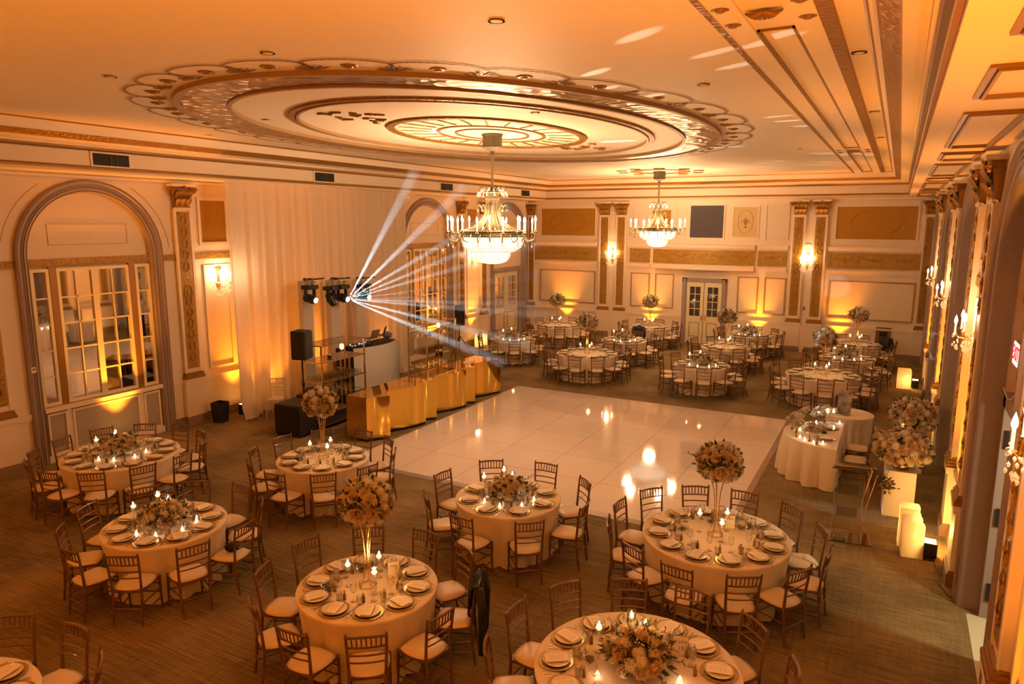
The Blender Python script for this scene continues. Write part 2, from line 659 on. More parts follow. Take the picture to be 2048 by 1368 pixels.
PILL = {6.5: 'before the radiator arch, cut by frame', 10.6: 'between radiator arch and white curtain', 18.2: 'at the far edge of the white curtain',
        22.22: 'between bar arch and far speaker sconce', 23.85: 'beside the far double door'}
for y in (6.5, 10.6, 18.2, 22.22, 23.85):
    pilaster(WL, y, 'gilded pilaster on curtain side wall, ' + PILL[y], w=.27)
PR = {4.8: 'closest to the camera', 6.5: 'just before the open door', 10.6: 'first beyond the open door', 12.3: 'second beyond the open door', 16.4: 'third beyond the open door',
      18.1: 'fourth beyond the open door', 22.2: 'fifth beyond the open door', 23.9: 'sixth beyond the open door'}
for y in PR:
    pilaster(WR, y, 'gilded pilaster on sconce wall, ' + PR[y], w=.27)
for x, s in ((-10.7, 'first of left pair'), (-9.98, 'second of left pair'), (-3.22, 'first of right pair'), (-2.5, 'second of right pair'),
             (-14.08, 'in the left corner'), (.87, 'in the right corner')):
    pilaster(WB, x, 'gilded pilaster on end wall, ' + s, w=.27 if -14 < x < .5 else .2)

# sweep a profile (w outwards from the well edge, z) along left, end and right walls
def sweep(prof, mats, name, label):
    me_parts = []
    m = MB()
    for i in range(len(prof) - 1):
        (w0, z0, mi), (w1, z1, _) = prof[i], prof[i + 1]
        m.m = mi
        def P(w, z):
            return [(WX0 + w, YF, z), (WX0 + w, WYB - w, z), (WX1 - w, WYB - w, z), (WX1 - w, YF, z)]
        A, B = P(w0, z0), P(w1, z1)
        for k in range(3):
            m.quad(A[k], A[k + 1], B[k + 1], B[k])
    o = m.obj(name, mats)
    return struct(o, label, 'cornice')
# 0 cream 1 gold relief 2 gold plain
sweep([(0, ZS, 0), (0, 5.66, 2), (.03, 5.675, 2), (.03, 5.70, 2), (0, 5.73, 0), (0, 6.0, 2), (.05, 6.03, 2), (.06, 6.065, 0), (.10, 6.08, 0), (.10, 6.12, 0),
       (.28, 6.15, 2), (.30, 6.165, 1), (.43, 6.235, 2), (.45, 6.24, 0), (.46, 6.28, 0), (.50, 6.385, 0), (.53, 6.395, 2), (.55, 6.40, 2), (.57, 6.419, 0)],
      [CREAM, GOLD, GOLDF], tname(), 'cream cornice with gilded leaf bands around the ceiling')
# soffits between well edge and side walls
m = MB()
m.quad((XL, YF, ZS), (WX0, YF, ZS), (WX0, YB, ZS), (XL, YB, ZS))
struct(m.obj(tname(), CREAM), 'flat cream soffit above the curtain side wall', 'soffit')
m = MB()
m.quad((WX1, YF, ZS), (XR, YF, ZS), (XR, YB, ZS), (WX1, YB, ZS))
m.quad((WX0, WYB, ZS), (WX1, WYB, ZS), (WX1, YB, ZS), (WX0, YB, ZS))
struct(m.obj(tname(), CREAM), 'flat cream soffit above the sconce wall', 'soffit')
# thin picture rail under the left soffit
for T, n in ((WL, 'curtain side'), (WB, 'end')):
    m = MB(T)
    a, b = (YF, YB) if T is WL else (XL, XR)
    m.box(a, b, 0, .05, 5.54, 5.6)
    struct(m.obj(tname(), CREAM), 'narrow cream picture rail under the soffit on %s wall' % n, 'rail')

def frame_rect(m, u0, u1, z0, z1, w=.05, d0=0, d1=.03):
    m.box(u0, u1, d0, d1, z0, z0 + w)
    m.box(u0, u1, d0, d1, z1 - w, z1)
    m.box(u0, u0 + w, d0, d1, z0 + w, z1 - w)
    m.box(u1 - w, u1, d0, d1, z0 + w, z1 - w)

# soffit coffers on the right (frames of gilt moulding lying on the soffit)
def soffit_frame(y0, y1, x0=.38, x1=.86, lab=''):
    m = MB()
    for k, (w, dz) in enumerate(((.035, .02), (.02, .035))):
        o = k * .045
        a, b, c, d = x0 + o, x1 - o, y0 + o, y1 - o
        m.m = k
        for (p, q, r, s_) in ((a, b, c, c + w), (a, b, d - w, d), (a, a + w, c + w, d - w), (b - w, b, c + w, d - w)):
            m.box(p, q, r, s_, ZS - dz, ZS)
    return struct(m.obj(tname(), [GOLDF, LINEC]), lab, 'ceiling frame')
for i, c in enumerate(ARCH):
    soffit_frame(c - 1.5, c + 1.5, lab='long gilt ceiling frame over the sconce wall arch ' + RW[i])
    soffit_frame(c + 2.3, min(c + 3.5, 27.6) if i == 4 else c + 3.5, lab='short gilt ceiling frame past the sconce wall arch ' + RW[i]) if i < 4 else None

# ceiling strips on the right side of the field
def strip(x0, x1, y0, y1, mt, dz=.02, lab=''):
    return struct(MB().box(x0, x1, y0, y1, ZC - dz, ZC + .0).obj(tname(), mt), lab, 'ceiling moulding')
strip(-1.56, -1.50, YF, WYB - .6, GOLD, .035, 'thin gilt rope moulding along the ceiling, furthest from sconce wall')
strip(-.72, -.60, YF, WYB - .6, GOLD, .05, 'wide gilt rope moulding along the ceiling near sconce wall')
m = MB()
m.box(-1.50, -1.28, YF, WYB - .6, ZC - .03, ZC)
m.box(-.94, -.72, YF, WYB - .6, ZC - .03, ZC)
struct(m.obj(tname(), CEIL), 'pair of raised cream strips along the ceiling near sconce wall', 'ceiling moulding')
for y0, y1, w in ((YF, 1.2, 'far behind'), (1.5, 5.6, 'above the balcony'), (6.9, 18.2, 'long middle one'), (19.4, 26.6, 'far short one')):
    m = MB()
    a, b = -1.27, -.95
    for (p, q, r, s_) in ((a, b, y0, y0 + .025), (a, b, y1 - .025, y1), (a, a + .025, y0, y1), (b - .025, b, y0, y1)):
        m.box(p, q, r, s_, ZC - .02, ZC)
    struct(m.obj(tname(), GOLDF), 'narrow gilt panel outline on ceiling near sconce wall, ' + w, 'ceiling moulding')
for yc, w in ((6.3, 'closer to the camera'), (18.8, 'beyond the oval medallion')):
    root = empty(tname(), (-1.11, yc, ZC))
    struct(root, 'gilt shell ornament between ceiling strips, ' + w, 'ceiling ornament')
    m = MB()
    for k in range(7):
        a = PI * (k + .5) / 7
        m.tube([(0, -.05, -.03), (.09 * cos(a), -.05 + .08 * sin(a), -.05), (.15 * cos(a), -.05 + .13 * sin(a), -.02)], [.02, .025, .01], 6)
    m.obj('shell', GOLDF, root)
    m = MB()
    for dx in (-.30, .30):
        for dy in (-.25, .25):
            m.lathe([(0, -.03), (.035, -.028), (.05, -.015), (.075, -.01), (.08, 0)], 14, (dx, dy, -.02))
    m.obj('rosettes', GOLDF, root)

# oval medallion ------------------------------------------------------------
CX, CY = -7.2, 12.42
def oval_ring(a0, b0, a1, b1, z, mt, name, lab, n=128, th=.03, parent=None):
    m = MB()
    for k in range(n):
        t0, t1 = 2 * PI * k / n, 2 * PI * (k + 1) / n
        P = lambda a, b, t, zz: (CX + a * cos(t), CY + b * sin(t), zz)
        m.quad(P(a0, b0, t0, z), P(a0, b0, t1, z), P(a1, b1, t1, z), P(a1, b1, t0, z))
        m.quad(P(a0, b0, t0, ZC), P(a0, b0, t1, ZC), P(a0, b0, t1, z), P(a0, b0, t0, z))
        m.quad(P(a1, b1, t0, ZC), P(a1, b1, t1, ZC), P(a1, b1, t1, z), P(a1, b1, t0, z))
    o = m.obj(name, mt, parent)
    if not parent:
        struct(o, lab, 'ceiling ring')
    return o
MEDG = mat('gilt_medallion_band', (.24, .13, .035), .28, .5, var=(3.2, (.36, .22, .07)), bump=('vor', 5.5, .9, .04))
oval_ring(4.12, 6.28, 3.52, 5.62, ZC - .03, MEDG, tname(), 'broad gilded relief ring of the oval ceiling medallion')
m1 = oval_ring(4.20, 6.36, 4.12, 6.28, ZC - .06, LINEC, tname(), 'outer moulded rim of the broad gilded ceiling ring')
oval_ring(3.52, 5.62, 3.45, 5.55, ZC - .06, LINEC, tname(), 'inner moulded rim of the broad gilded ceiling ring')
oval_ring(2.95, 4.52, 2.86, 4.42, ZC - .035, GOLD, tname(), 'slim gilded middle ring of the oval ceiling medallion')
oval_ring(2.84, 4.40, 2.80, 4.35, ZC - .05, LINEC, tname(), 'fine moulded line inside the slim ceiling ring')
oval_ring(1.68, 2.55, 1.55, 2.40, ZC - .035, GOLD, tname(), 'gilded leaf ring around the ceiling sunburst')
root = empty(tname())
struct(root, 'gilded sunburst of rays around the chandelier canopy', 'ceiling ornament')
m = MB()
for k in range(24):
    t = 2 * PI * (k + .5) / 24
    for f0, f1, w_ in ((.64, .72, .030), (.72, .84, .018), (.84, .90, .026), (.90, .96, .010)):
        m.bar((CX + 1.55 * f0 * cos(t), CY + 2.4 * f0 * sin(t), ZC - .012), (CX + 1.55 * f1 * cos(t), CY + 2.4 * f1 * sin(t), ZC - .012), w_, .006)
m.obj('rays', GOLDF, root)
oval_ring(.95, 1.38, .88, 1.30, ZC - .02, GOLDF, 'inner_ring', '', parent=root, n=64)
oval_ring(.66, .92, .61, .86, ZC - .02, GOLDF, 'innermost_ring', '', parent=root, n=64)
# leaf garlands outside the ring
NF = 32
fest = []
for k in range(NF):
    m = MB()
    t0 = 2 * PI * (k - .5) / NF
    t1 = 2 * PI * (k + .5) / NF
    pts = []
    for j in range(25):
        s_ = j / 24
        t = t0 + (t1 - t0) * (.5 - .5 * cos(PI * s_) * (1.0 + .25 * sin(PI * s_)))
        ex = .50 * sin(PI * s_) ** .55 + .10
        pts.append((CX + (4.18 + ex) * cos(t), CY + (6.34 + ex) * sin(t), ZC - .012))
    for a, b in zip(pts, pts[1:]):
        d = (Vector(b) - Vector(a))
        nn = Vector((-d.y, d.x, 0)).normalized() * .035
        mid = (Vector(a) + Vector(b)) / 2
        for sg in (-1, 1):
            tip = mid + nn * sg + d * .5
            m.face([m.pt(a), m.pt(mid + nn * sg * .5 - d * .1), m.pt(tip), m.pt(mid + d * .2)])
        m.bar(a, b, .005)
    # ribbon tuft where two garlands meet
    tt = 2 * PI * (k + .5) / NF
    bx, by = CX + 4.28 * cos(tt), CY + 6.44 * sin(tt)
    for q in range(7):
        a = tt + (q - 3) * .42
        m.bar((bx, by, ZC - .015), (bx + .22 * cos(a), by + .20 * sin(a), ZC - .012), .011, .006)
    tc_ = 2 * PI * k / NF
    m.lathe([(0, -.03), (.035, -.03), (.05, -.018), (.085, -.015), (.10, 0)], 18, (CX + 4.44 * cos(tc_), CY + 6.60 * sin(tc_), ZC))
    o = m.obj(tname() if k == 0 else 'garland', GOLDF)
    fest.append(o)
root = fest[0]
struct(root, 'ring of gilded laurel garlands and rosettes around the ceiling oval', 'ceiling ornament')
for o in fest[1:]:
    o.parent = root
# small oval around second chandelier
CX2, CY2 = -7.3, 23.9
m = MB()
for k in range(64):
    t0, t1 = 2 * PI * k / 64, 2 * PI * (k + 1) / 64
    P = lambda a, b, t: (CX2 + a * cos(t), CY2 + b * sin(t), ZC - .015)
    m.quad(P(1.0, 1.15, t0), P(1.0, 1.15, t1), P(.62, .7, t1), P(.62, .7, t0))
for k in range(10):
    t = 2 * PI * k / 10
    for j in range(10):
        a = 2 * PI * j / 10
        b = 2 * PI * (j + 1) / 10
        c = (CX2 + 1.3 * cos(t), CY2 + 1.5 * sin(t))
        m.bar((c[0] + .18 * cos(a), c[1] + .18 * sin(a), ZC - .01), (c[0] + .18 * cos(b), c[1] + .18 * sin(b), ZC - .01), .012)
struct(m.obj(tname(), GOLDF), 'small gilded ceiling rosette above the far chandelier', 'ceiling ornament')
# two corner sprigs near the sunburst
for (sx, sy, w) in ((-8.05, 9.3, 'closer to the camera'), (-6.45, 15.3, 'further from the camera')):
    m = MB()
    for j in range(14):
        a = 2 * PI * random.random()
        x, y = sx + random.uniform(-.45, .45), sy + random.uniform(-.7, .7)
        m.tube([(x, y, ZC - .01), (x + .12 * cos(a), y + .12 * sin(a), ZC - .02), (x + .2 * cos(a + .8), y + .2 * sin(a + .8), ZC - .01)], .018, 5)
    struct(m.obj(tname(), GOLDF), 'loose gilded foliage sprig on ceiling, ' + w, 'ceiling ornament')

# downlights in the ceiling
dl = [(-3.18, 5.55, 'between oval and rope moulding, large'), (-8.42, 5.44, 'beyond the garland end by the frame edge'), (-5.83, 5.47, 'just outside the near garlands'), (-.51, 8.25, 'between the two wide gilt strips'),
      (-.50, 12.6, 'second between the two wide gilt strips'), (-.50, 16.4, 'third between the two wide gilt strips'), (-9.6, 8.9, 'inside the oval towards the curtain'),
      (-5.2, 10.3, 'inside the oval towards the balcony'), (-3.8, 13.2, 'inside the oval towards the sconce wall'), (-2.2, 18.0, 'beyond the oval by the rope moulding'), (-2.3, 9.2, 'outside the oval by the rope moulding'), (-12.3, 9.9, 'beside the curtain side cornice')]
for x, y, w in dl:
    r = empty('ceiling_downlight', (x, y, ZC), 0, 'small round recessed ceiling light ' + w, 'ceiling light', 'small ceiling lights')
    MB().lathe([(.075, -.012), (.055, -.012), (.05, 0)], 20).obj('ring', CREAM, r)
    MB().lathe([(0, -.004), (.052, -.004)], 20).obj('lens', VENT, r)

# ------------------------------------------------------------------ baseboards, chair rails, wall panels
def baseboard(T, name, spans, lab):
    m = MB(T)
    for a, b in spans:
        m.box(a, b, 0, .05, 0, .16)
        m.box(a, b, 0, .035, .16, .20)
    return struct(m.obj(name, mat('baseboard_paint_' + name, (.26, .17, .10), .5)), lab, 'baseboard')
sp = []
e = YF
for c in ARCH:
    sp.append((e, c - 1.5))
    e = c + 1.5
sp.append((e, YB))
baseboard(WL, 'baseboard_left', sp, 'tan baseboard along the curtain side wall')
baseboard(WR, 'baseboard_right', sp, 'tan baseboard along the sconce wall')
baseboard(WB, 'baseboard_back', [(XL, -7.3), (-5.75, XR)], 'tan baseboard along the end wall')
for T, spans, n in ((WL, sp, 'curtain side'), (WR, sp, 'sconce'), (WB, [(XL, -7.36), (-5.7, XR)], 'end')):
    m = MB(T)
    for a, b in spans:
        m.box(a, b, 0, .05, 1.0, 1.06)
        m.box(a, b, 0, .03, .94, 1.0)
    struct(m.obj(tname(), CREAM), 'cream chair rail along the %s wall' % n, 'chair rail')
    m = MB(T)
    if n != 'end':
        for a, b in spans:
            m.box(a, b, 0, .03, 3.84, 3.98)
        struct(m.obj(tname(), GOLDL), 'gilt relief band at lamp height along the %s wall' % n, 'frieze band')

def wall_panel(T, u0, u1, z0, z1, fill, lab, w=.06, line=None, d=.0, inner=False, mt=CREAM):
    root = empty(tname())
    struct(root, lab, 'wall panel')
    m = MB(T)
    frame_rect(m, u0, u1, z0, z1, w, d, d + .035)
    if line:
        m.obj('frame', line, root)
    else:
        m.obj('frame', mt, root)
    if fill:
        MB(T).box(u0 + w, u1 - w, d, d + .008, z0 + w, z1 - w).obj('field', fill, root)
    if inner:
        m = MB(T)
        frame_rect(m, u0 - .16, u1 + .16, z0 - .16, z1 + .16, .035, d, d + .02)
        m.obj('outer_frame', PANEL, root)
    return root

# piers between pilaster pairs on the side walls
for T, nm in ((WL, 'curtain side'), (WR, 'sconce')):
    for i, c in enumerate((5.65, 11.45, 17.25, 23.05)):
        if T is WL and i == 2:
            continue
        if T is WL and i == 0:
            continue
        w = ['closest to camera', 'by the middle', 'beyond the middle', 'furthest from camera'][i]
        wall_panel(T, c - .42, c + .42, 4.16, 5.26, AMBERP, 'tall ochre panel high on %s wall pier, %s' % (nm, w), .07)
        wall_panel(T, c - .36, c + .36, 1.22, 3.7, None, 'narrow plain panel moulding on %s wall pier, %s' % (nm, w), .04)
# plain spandrel line and rectangle in lunettes
for i, c in enumerate(ARCH):
    for T, rec, nm, on in ((WL, RECL, 'curtain side', i != 2), (WR, RECR, 'sconce', True)):
        if not on:
            continue
        wd = (AW if T is WL else RW)[i]
        m = MB(T)
        A = arch_pts(c, 1.72, 3.95)
        for (a, za), (b, zb) in zip(A, A[1:]):
            if za < 5.45 and zb < 5.45 and za > 4.2:
                m.bar((a, .004, za), (b, .004, zb), .007)
        m.bar((c - .8, -rec + .004, 4.25), (c + .8, -rec + .004, 4.25), .008)
        m.bar((c - .8, -rec + .004, 4.65), (c + .8, -rec + .004, 4.65), .008)
        for q in (-.8, .8):
            m.bar((c + q, -rec + .004, 4.25), (c + q, -rec + .004, 4.65), .008)
        struct(m.obj(tname(), mat('plaster_line', (.5, .36, .22), .6) if 'plaster_line' not in MATS else MATS['plaster_line']), 'thin plaster line ornament around %s wall arch %s' % (nm, wd), 'plaster line')
        m = MB(T)
        m.box(c - 1.25, c + 1.25, -rec, -rec + .05, 3.83, 3.99)
        struct(m.obj(tname(), GOLDL), 'gilt wave band across the %s wall arch %s' % (nm, wd), 'frieze band')

# ------------------------------------------------------------------ left wall: mirrored windows over radiator grille
def panes(m, mb, u0, u1, z0, z1, nc, nr, d, bar=.028, fr=.06):
    """m: frame mesh builder, mb: glass builder"""
    frame_rect(m, u0, u1, z0, z1, fr, d, d + .05)
    a, b, c, e = u0 + fr, u1 - fr, z0 + fr, z1 - fr
    for k in range(1, nc):
        u = a + (b - a) * k / nc
        m.box(u - bar / 2, u + bar / 2, d + .005, d + .04, c, e)
    for k in range(1, nr):
        z = c + (e - c) * k / nr
        m.box(a, b, d + .005, d + .04, z - bar / 2, z + bar / 2)
    mb.box(a, b, d + .003, d + .012, c, e)
GRILLE = bpy.data.materials.new('radiator_grille')
t = nt(GRILLE)
b_ = t.nodes['Principled BSDF']
b_.inputs['Roughness'].default_value = .5
ck = t.nodes.new('ShaderNodeTexChecker')
ck.inputs['Scale'].default_value = 46
ck.inputs['Color1'].default_value = (.60, .52, .42, 1)
ck.inputs['Color2'].default_value = (.16, .13, .10, 1)
tc = t.nodes.new('ShaderNodeTexCoord')
t.links.new(tc.outputs['Object'], ck.inputs['Vector'])
t.links.new(ck.outputs[0], b_.inputs['Base Color'])
def mirror_window(c, idx, lab):
    recess_back(WL, c, RECL, 0, 'wall_left_lunette')
    root = empty('window_%d' % idx)
    struct(root, lab, 'window')
    d = -RECL
    for (a, b, nc, nm) in ((c - 1.22, c - .88, 1, 'narrow_sash'), (c - .74, c + .0, 2, 'sash'), (c + .0, c + .74, 2, 'sash'), (c + .88, c + 1.22, 1, 'narrow_sash')):
        m, g = MB(WL), MB(WL)
        panes(m, g, a, b, 1.12, 3.80, nc, 5, d + .01)
        o = m.obj(nm, DOORC, root)
        g.obj('mirror_glass', MIRROR, o)
    m = MB(WL)
    m.box(c - .87, c - .75, d, d + .06, 1.12, 3.83)
    m.box(c + .75, c + .87, d, d + .06, 1.12, 3.83)
    m.obj('gilt_mullion', GOLDF, root)
    m = MB(WL)
    m.box(c - 1.25, c + 1.25, d, d + .16, 1.02, 1.10)
    m.obj('sill', CREAM, root)
    for (a, b) in ((c - 1.2, c - .82), (c - .72, c + .72), (c + .82, c + 1.2)):
        m = MB(WL)
        frame_rect(m, a, b, .14, .98, .04, d, d + .10)
        o = m.obj('grille_frame', CREAM, root)
        MB(WL).box(a + .04, b - .04, d, d + .07, .18, .94).obj('radiator_grille', GRILLE, o)
    m = MB(WL)
    m.box(c - .82, c - .72, d, d + .08, 0, 1.02)
    m.box(c + .72, c + .82, d, d + .08, 0, 1.02)
    m.box(c - 1.25, c + 1.25, d, d + .11, 0, .14)
    m.obj('grille_post', CREAM, root)
mirror_window(8.55, 1, 'mirrored multi-pane window in arch above the radiator grille')
mirror_window(20.15, 2, 'mirrored multi-pane window in arch behind the bar shelves')
mirror_window(2.75, 3, 'mirrored multi-pane window in arch closest to the camera')
recess_back(WL, 14.35, RECL, 0, 'wall_left_lunette')
recess_back(WL, 25.95, RECL, 0, 'wall_left_lunette')

def leaf_door(T, u0, u1, z1, d, gz, nc, nr, root, mt=DOORC, gl=DARKGL, knob=None, name='door_leaf'):
    m = MB(T)
    s_ = .11
    w = u1 - u0
    m.box(u0 + .005, u0 + s_, d, d + .045, 0.02, z1)
    m.box(u1 - s_, u1 - .005, d, d + .045, 0.02, z1)
    m.box(u0 + s_, u1 - s_, d, d + .045, z1 - .16, z1)
    m.box(u0 + s_, u1 - s_, d, d + .045, gz - .18, gz)
    m.box(u0 + s_, u1 - s_, d, d + .045, 0.02, .24)
    m.box(u0 + s_, u1 - s_, d + .01, d + .03, .24, gz - .18)
    o = m.obj(name, mt, root)
    m = MB(T)
    frame_rect(m, u0 + s_ + .03, u1 - s_ - .03, .28, gz - .24, .018, d + .03, d + .05)
    m.obj('panel_moulding', LINEC, o)
    m, g = MB(T), MB(T)
    panes(m, g, u0 + s_, u1 - s_, gz, z1 - .16, nc, nr, d + .008, .025, .02)
    m.obj('muntin', mt, o)
    g.obj('door_pane', gl, o)
    if knob is not None:
        m = MB(T)
        m.ball((knob, d + .10, 1.0), .03, 1)
        m.bar((knob, d + .04, 1.0), (knob, d + .1, 1.0), .01, n=6)
        m.box(knob - .02, knob + .02, d + .045, d + .055, .92, 1.12)
        m.obj('door_knob', GOLDM, o)
    return o
# double door in the far left arch
root = empty('door_1')
struct(root, 'cream double door with glazed uppers in the far corner arch', 'door')
leaf_door(WL, 24.75, 25.78, 2.66, -RECL + .03, 1.2, 2, 4, root, gl=MIRROR, knob=25.7)
leaf_door(WL, 25.80, 26.80, 2.66, -RECL + .03, 1.2, 2, 4, root, gl=MIRROR)
m = MB(WL)
for a, b in ((24.5, 24.75), (26.8, 27.1)):
    m.box(a, b, -RECL, .04, 0, 2.66)
m.box(24.5, 27.1, -RECL, .04, 2.66, 2.84)
m.obj('door_frame', GRAY, root)
# double door on the end wall
root = empty('door_2')
struct(root, 'cream double door with eight-pane windows on the end wall', 'door')
leaf_door(WB, -7.19, -6.52, 2.42, .02, 1.07, 2, 4, root, knob=-6.58)
leaf_door(WB, -6.50, -5.84, 2.42, .02, 1.07, 2, 4, root, knob=-6.44)
m = MB(WB)
for a, b in ((-7.37, -7.19), (-5.84, -5.67)):
    m.box(a, b, 0, .09, 0, 2.58)
    m.box(a + .03, b - .03, 0, .11, 0, 2.55)
m.box(-7.37, -5.67, 0, .09, 2.42, 2.58)
m.obj('door_frame', GRAY, root)

# ------------------------------------------------------------------ end wall decoration
for (a, b, w) in ((-13.62, -11.14, 'beside the left corner'), (-1.99, .49, 'beside the right corner')):
    p = wall_panel(WB, a - .06, b + .06, 4.10, 5.34, AMBERP, 'large ochre panel high on end wall ' + w, .06, inner=True)
    m = MB(WB)
    cc = (a + b) / 2
    for rx, rz_, th in ((.80, .42, .012), (.18, .09, .012)):
        for k in range(40):
            t0, t1 = 2 * PI * k / 40, 2 * PI * (k + 1) / 40
            m.bar((cc + rx * cos(t0), .014, 4.72 + rz_ * sin(t0)), (cc + rx * cos(t1), .014, 4.72 + rz_ * sin(t1)), th, .004)
    m.obj('painted_oval', mat('ochre_line', (.33, .18, .03), .6) if 'ochre_line' not in MATS else MATS['ochre_line'], p)
wall_panel(WB, -9.5, -7.72, 4.10, 5.38, None, 'plain upper panel moulding behind the far chandelier', .04, mt=PANEL)
wall_panel(WB, -8.75, -7.9, 4.2, 5.25, AMBERP, 'ochre upper panel behind the far chandelier', .05)
wall_panel(WB, -7.24, -5.86, 4.08, 5.42, BLUEP, 'slate blue square panel over the double door', .06)
p = wall_panel(WB, -5.60, -4.62, 4.14, 5.34, mat('pale_ochre', (.62, .48, .22), .6), 'pale ochre panel painted with an urn in an oval', .05, inner=False)
m = MB(WB)
for k in range(48):
    t0, t1 = 2 * PI * k / 48, 2 * PI * (k + 1) / 48
    m.bar((-5.11 + .27 * cos(t0), .014, 4.76 + .43 * sin(t0)), (-5.11 + .27 * cos(t1), .014, 4.76 + .43 * sin(t1)), .016, .006)
for k in range(12):
    z0 = 4.52 + .03 * k
    wd = [.05, .03, .015, .015, .03, .05, .07, .085, .08, .05, .03, .05][k]
    m.box(-5.11 - wd, -5.11 + wd, .008, .02, z0, z0 + .03)
for sg in (-1, 1):
    m.tube([(-5.11 + sg * .08, .015, 4.78), (-5.11 + sg * .15, .015, 4.84), (-5.11 + sg * .14, .015, 4.72), (-5.11 + sg * .22, .015, 4.70)], .008, 5)
m.obj('painted_urn', MATS['ochre_line'], p)
wall_panel(WB, -4.4, -3.56, 4.10, 5.40, PANEL, 'plain upper panel moulding between the urn and the pilasters', .04, mt=PANEL)
# ochre frieze band with balcony ledges
def band(u0, u1, lab, d=.02, cells=3):
    root = empty(tname())
    struct(root, lab, 'frieze panel')
    m = MB(WB)
    m.box(u0, u1, 0, .05 + d, 2.92, 3.06)
    m.box(u0, u1, 0, .09 + d, 2.98, 3.03)
    m.box(u0, u1, 0, .05 + d, 3.74, 3.86)
    m.box(u0, u1, 0, .10 + d, 3.82, 3.88)
    m.obj('ledge', CREAM, root)
    MB(WB).box(u0 + .03, u1 - .03, 0, .03 + d, 3.13, 3.68).obj('ochre_relief', BANDP, root)
    m = MB(WB)
    n = cells
    for k in range(n):
        a = u0 + .08 + (u1 - u0 - .16) * k / n
        b = u0 + .08 + (u1 - u0 - .16) * (k + 1) / n
        frame_rect(m, a + .02, b - .02, 3.19, 3.62, .015, .03 + d, .04 + d)
        cc = (a + b) / 2
        P = [(cc - .35 * (b - a), .04 + d, 3.52), (cc - .18 * (b - a), .04 + d, 3.42), (cc, .04 + d, 3.48), (cc + .18 * (b - a), .04 + d, 3.42), (cc + .35 * (b - a), .04 + d, 3.52)]
        m.tube(P, .014, 5)
        m.ball((cc, .04 + d, 3.42), .06, 1, (1.2, .3, 1))
    m.obj('swag_relief', GOLDL, root)
    return root
band(-13.95, -11.02, 'long ochre frieze panel with swags beside the left corner')
band(-9.62, -8.72, 'short ochre frieze panel with swag past the left pilasters', cells=1)
band(-4.62, -3.55, 'short ochre frieze panel with swag before the right pilasters', cells=1)
band(-2.2, .75, 'long ochre frieze panel with swags beside the right corner')
# bowed balcony front over the door
root = empty(tname())
struct(root, 'bowed ochre balcony front above the double door', 'balcony front')
def bow(u): return .06 + .34 * max(0, 1 - ((u + 6.65) / 1.95) ** 2)
def bowstrip(z0, z1, off, mt, nm):
    m = MB(WB)
    n = 24
    us = [-8.6 + 3.9 * k / n for k in range(n + 1)]
    for a, b in zip(us, us[1:]):
        m.quad((a, bow(a) + off, z0), (b, bow(b) + off, z0), (b, bow(b) + off, z1), (a, bow(a) + off, z1))
        m.quad((a, 0, z0), (b, 0, z0), (b, bow(b) + off, z0), (a, bow(a) + off, z0))
        m.quad((a, 0, z1), (b, 0, z1), (b, bow(b) + off, z1), (a, bow(a) + off, z1))
    return m.obj(nm, mt, root)
bowstrip(3.06, 3.74, 0, CREAM, 'balcony_body')
bowstrip(3.13, 3.68, .02, BANDP, 'ochre_relief')
bowstrip(2.92, 3.06, .05, CREAM, 'lower_ledge')
bowstrip(3.74, 3.88, .07, CREAM, 'upper_ledge')
m = MB(WB)
for k in range(5):
    a, b = -8.5 + .74 * k, -8.5 + .74 * (k + 1)
    cc = (a + b) / 2
    m.tube([(a + .06, bow(a) + .03, 3.52), (cc, bow(cc) + .04, 3.40), (b - .06, bow(b) + .03, 3.52)], .014, 5)
m.obj('swag_relief', GOLDL, root)
# lower panels
def lp(a, b, w, z0=1.32, z1=2.70):
    wall_panel(WB, a, b, z0, z1, PANEL, w, .045, line=LINEC)
lp(-13.66, -10.96 - .12, 'long lower panel moulding on end wall beside the left corner')
lp(-9.52, -8.72, 'first of two narrow lower panels between left pilasters and door')
lp(-8.50, -7.73, 'second of two narrow lower panels between left pilasters and door')
lp(-5.27, -4.51, 'first of two narrow lower panels between door and right pilasters')
lp(-4.30, -3.53, 'second of two narrow lower panels between door and right pilasters')
lp(-2.08, .63, 'long lower panel moulding on end wall beside the right corner')
# pier blocks under the pilaster pairs
for a, b, w in ((-11.0, -9.68, 'left'), (-3.52, -2.2, 'right')):
    m = MB(WB)
    m.box(a, b, 0, .09, .2, 1.0)
    m.box(a - .02, b + .02, 0, .10, 0, .2)
    m.box((a + b) / 2 - .1, (a + b) / 2 + .1, 0, .03, 3.84, 3.96)
    struct(m.obj(tname(), CREAM), 'cream pedestal wall block under the %s pilaster pair of end wall' % w, 'pedestal block')
for x, z, w in ((-10.34, 1.62, 'between the left pilaster pair'), (-2.86, 1.62, 'between the right pilaster pair'), (.86 - .22, 1.5, 'beside the right corner pilaster')):
    r = empty('wall_switch', (x, YB - .001, z), 0, 'small wall switch plate ' + w, 'switch')
    MB().box(-.04, .04, -.015, 0, -.07, .07).obj('plate', BRASSD if 'right pil' in w else WHITE, r)
    MB().box(-.012, .012, -.022, -.015, -.02, .02).obj('toggle', BLACK, r)
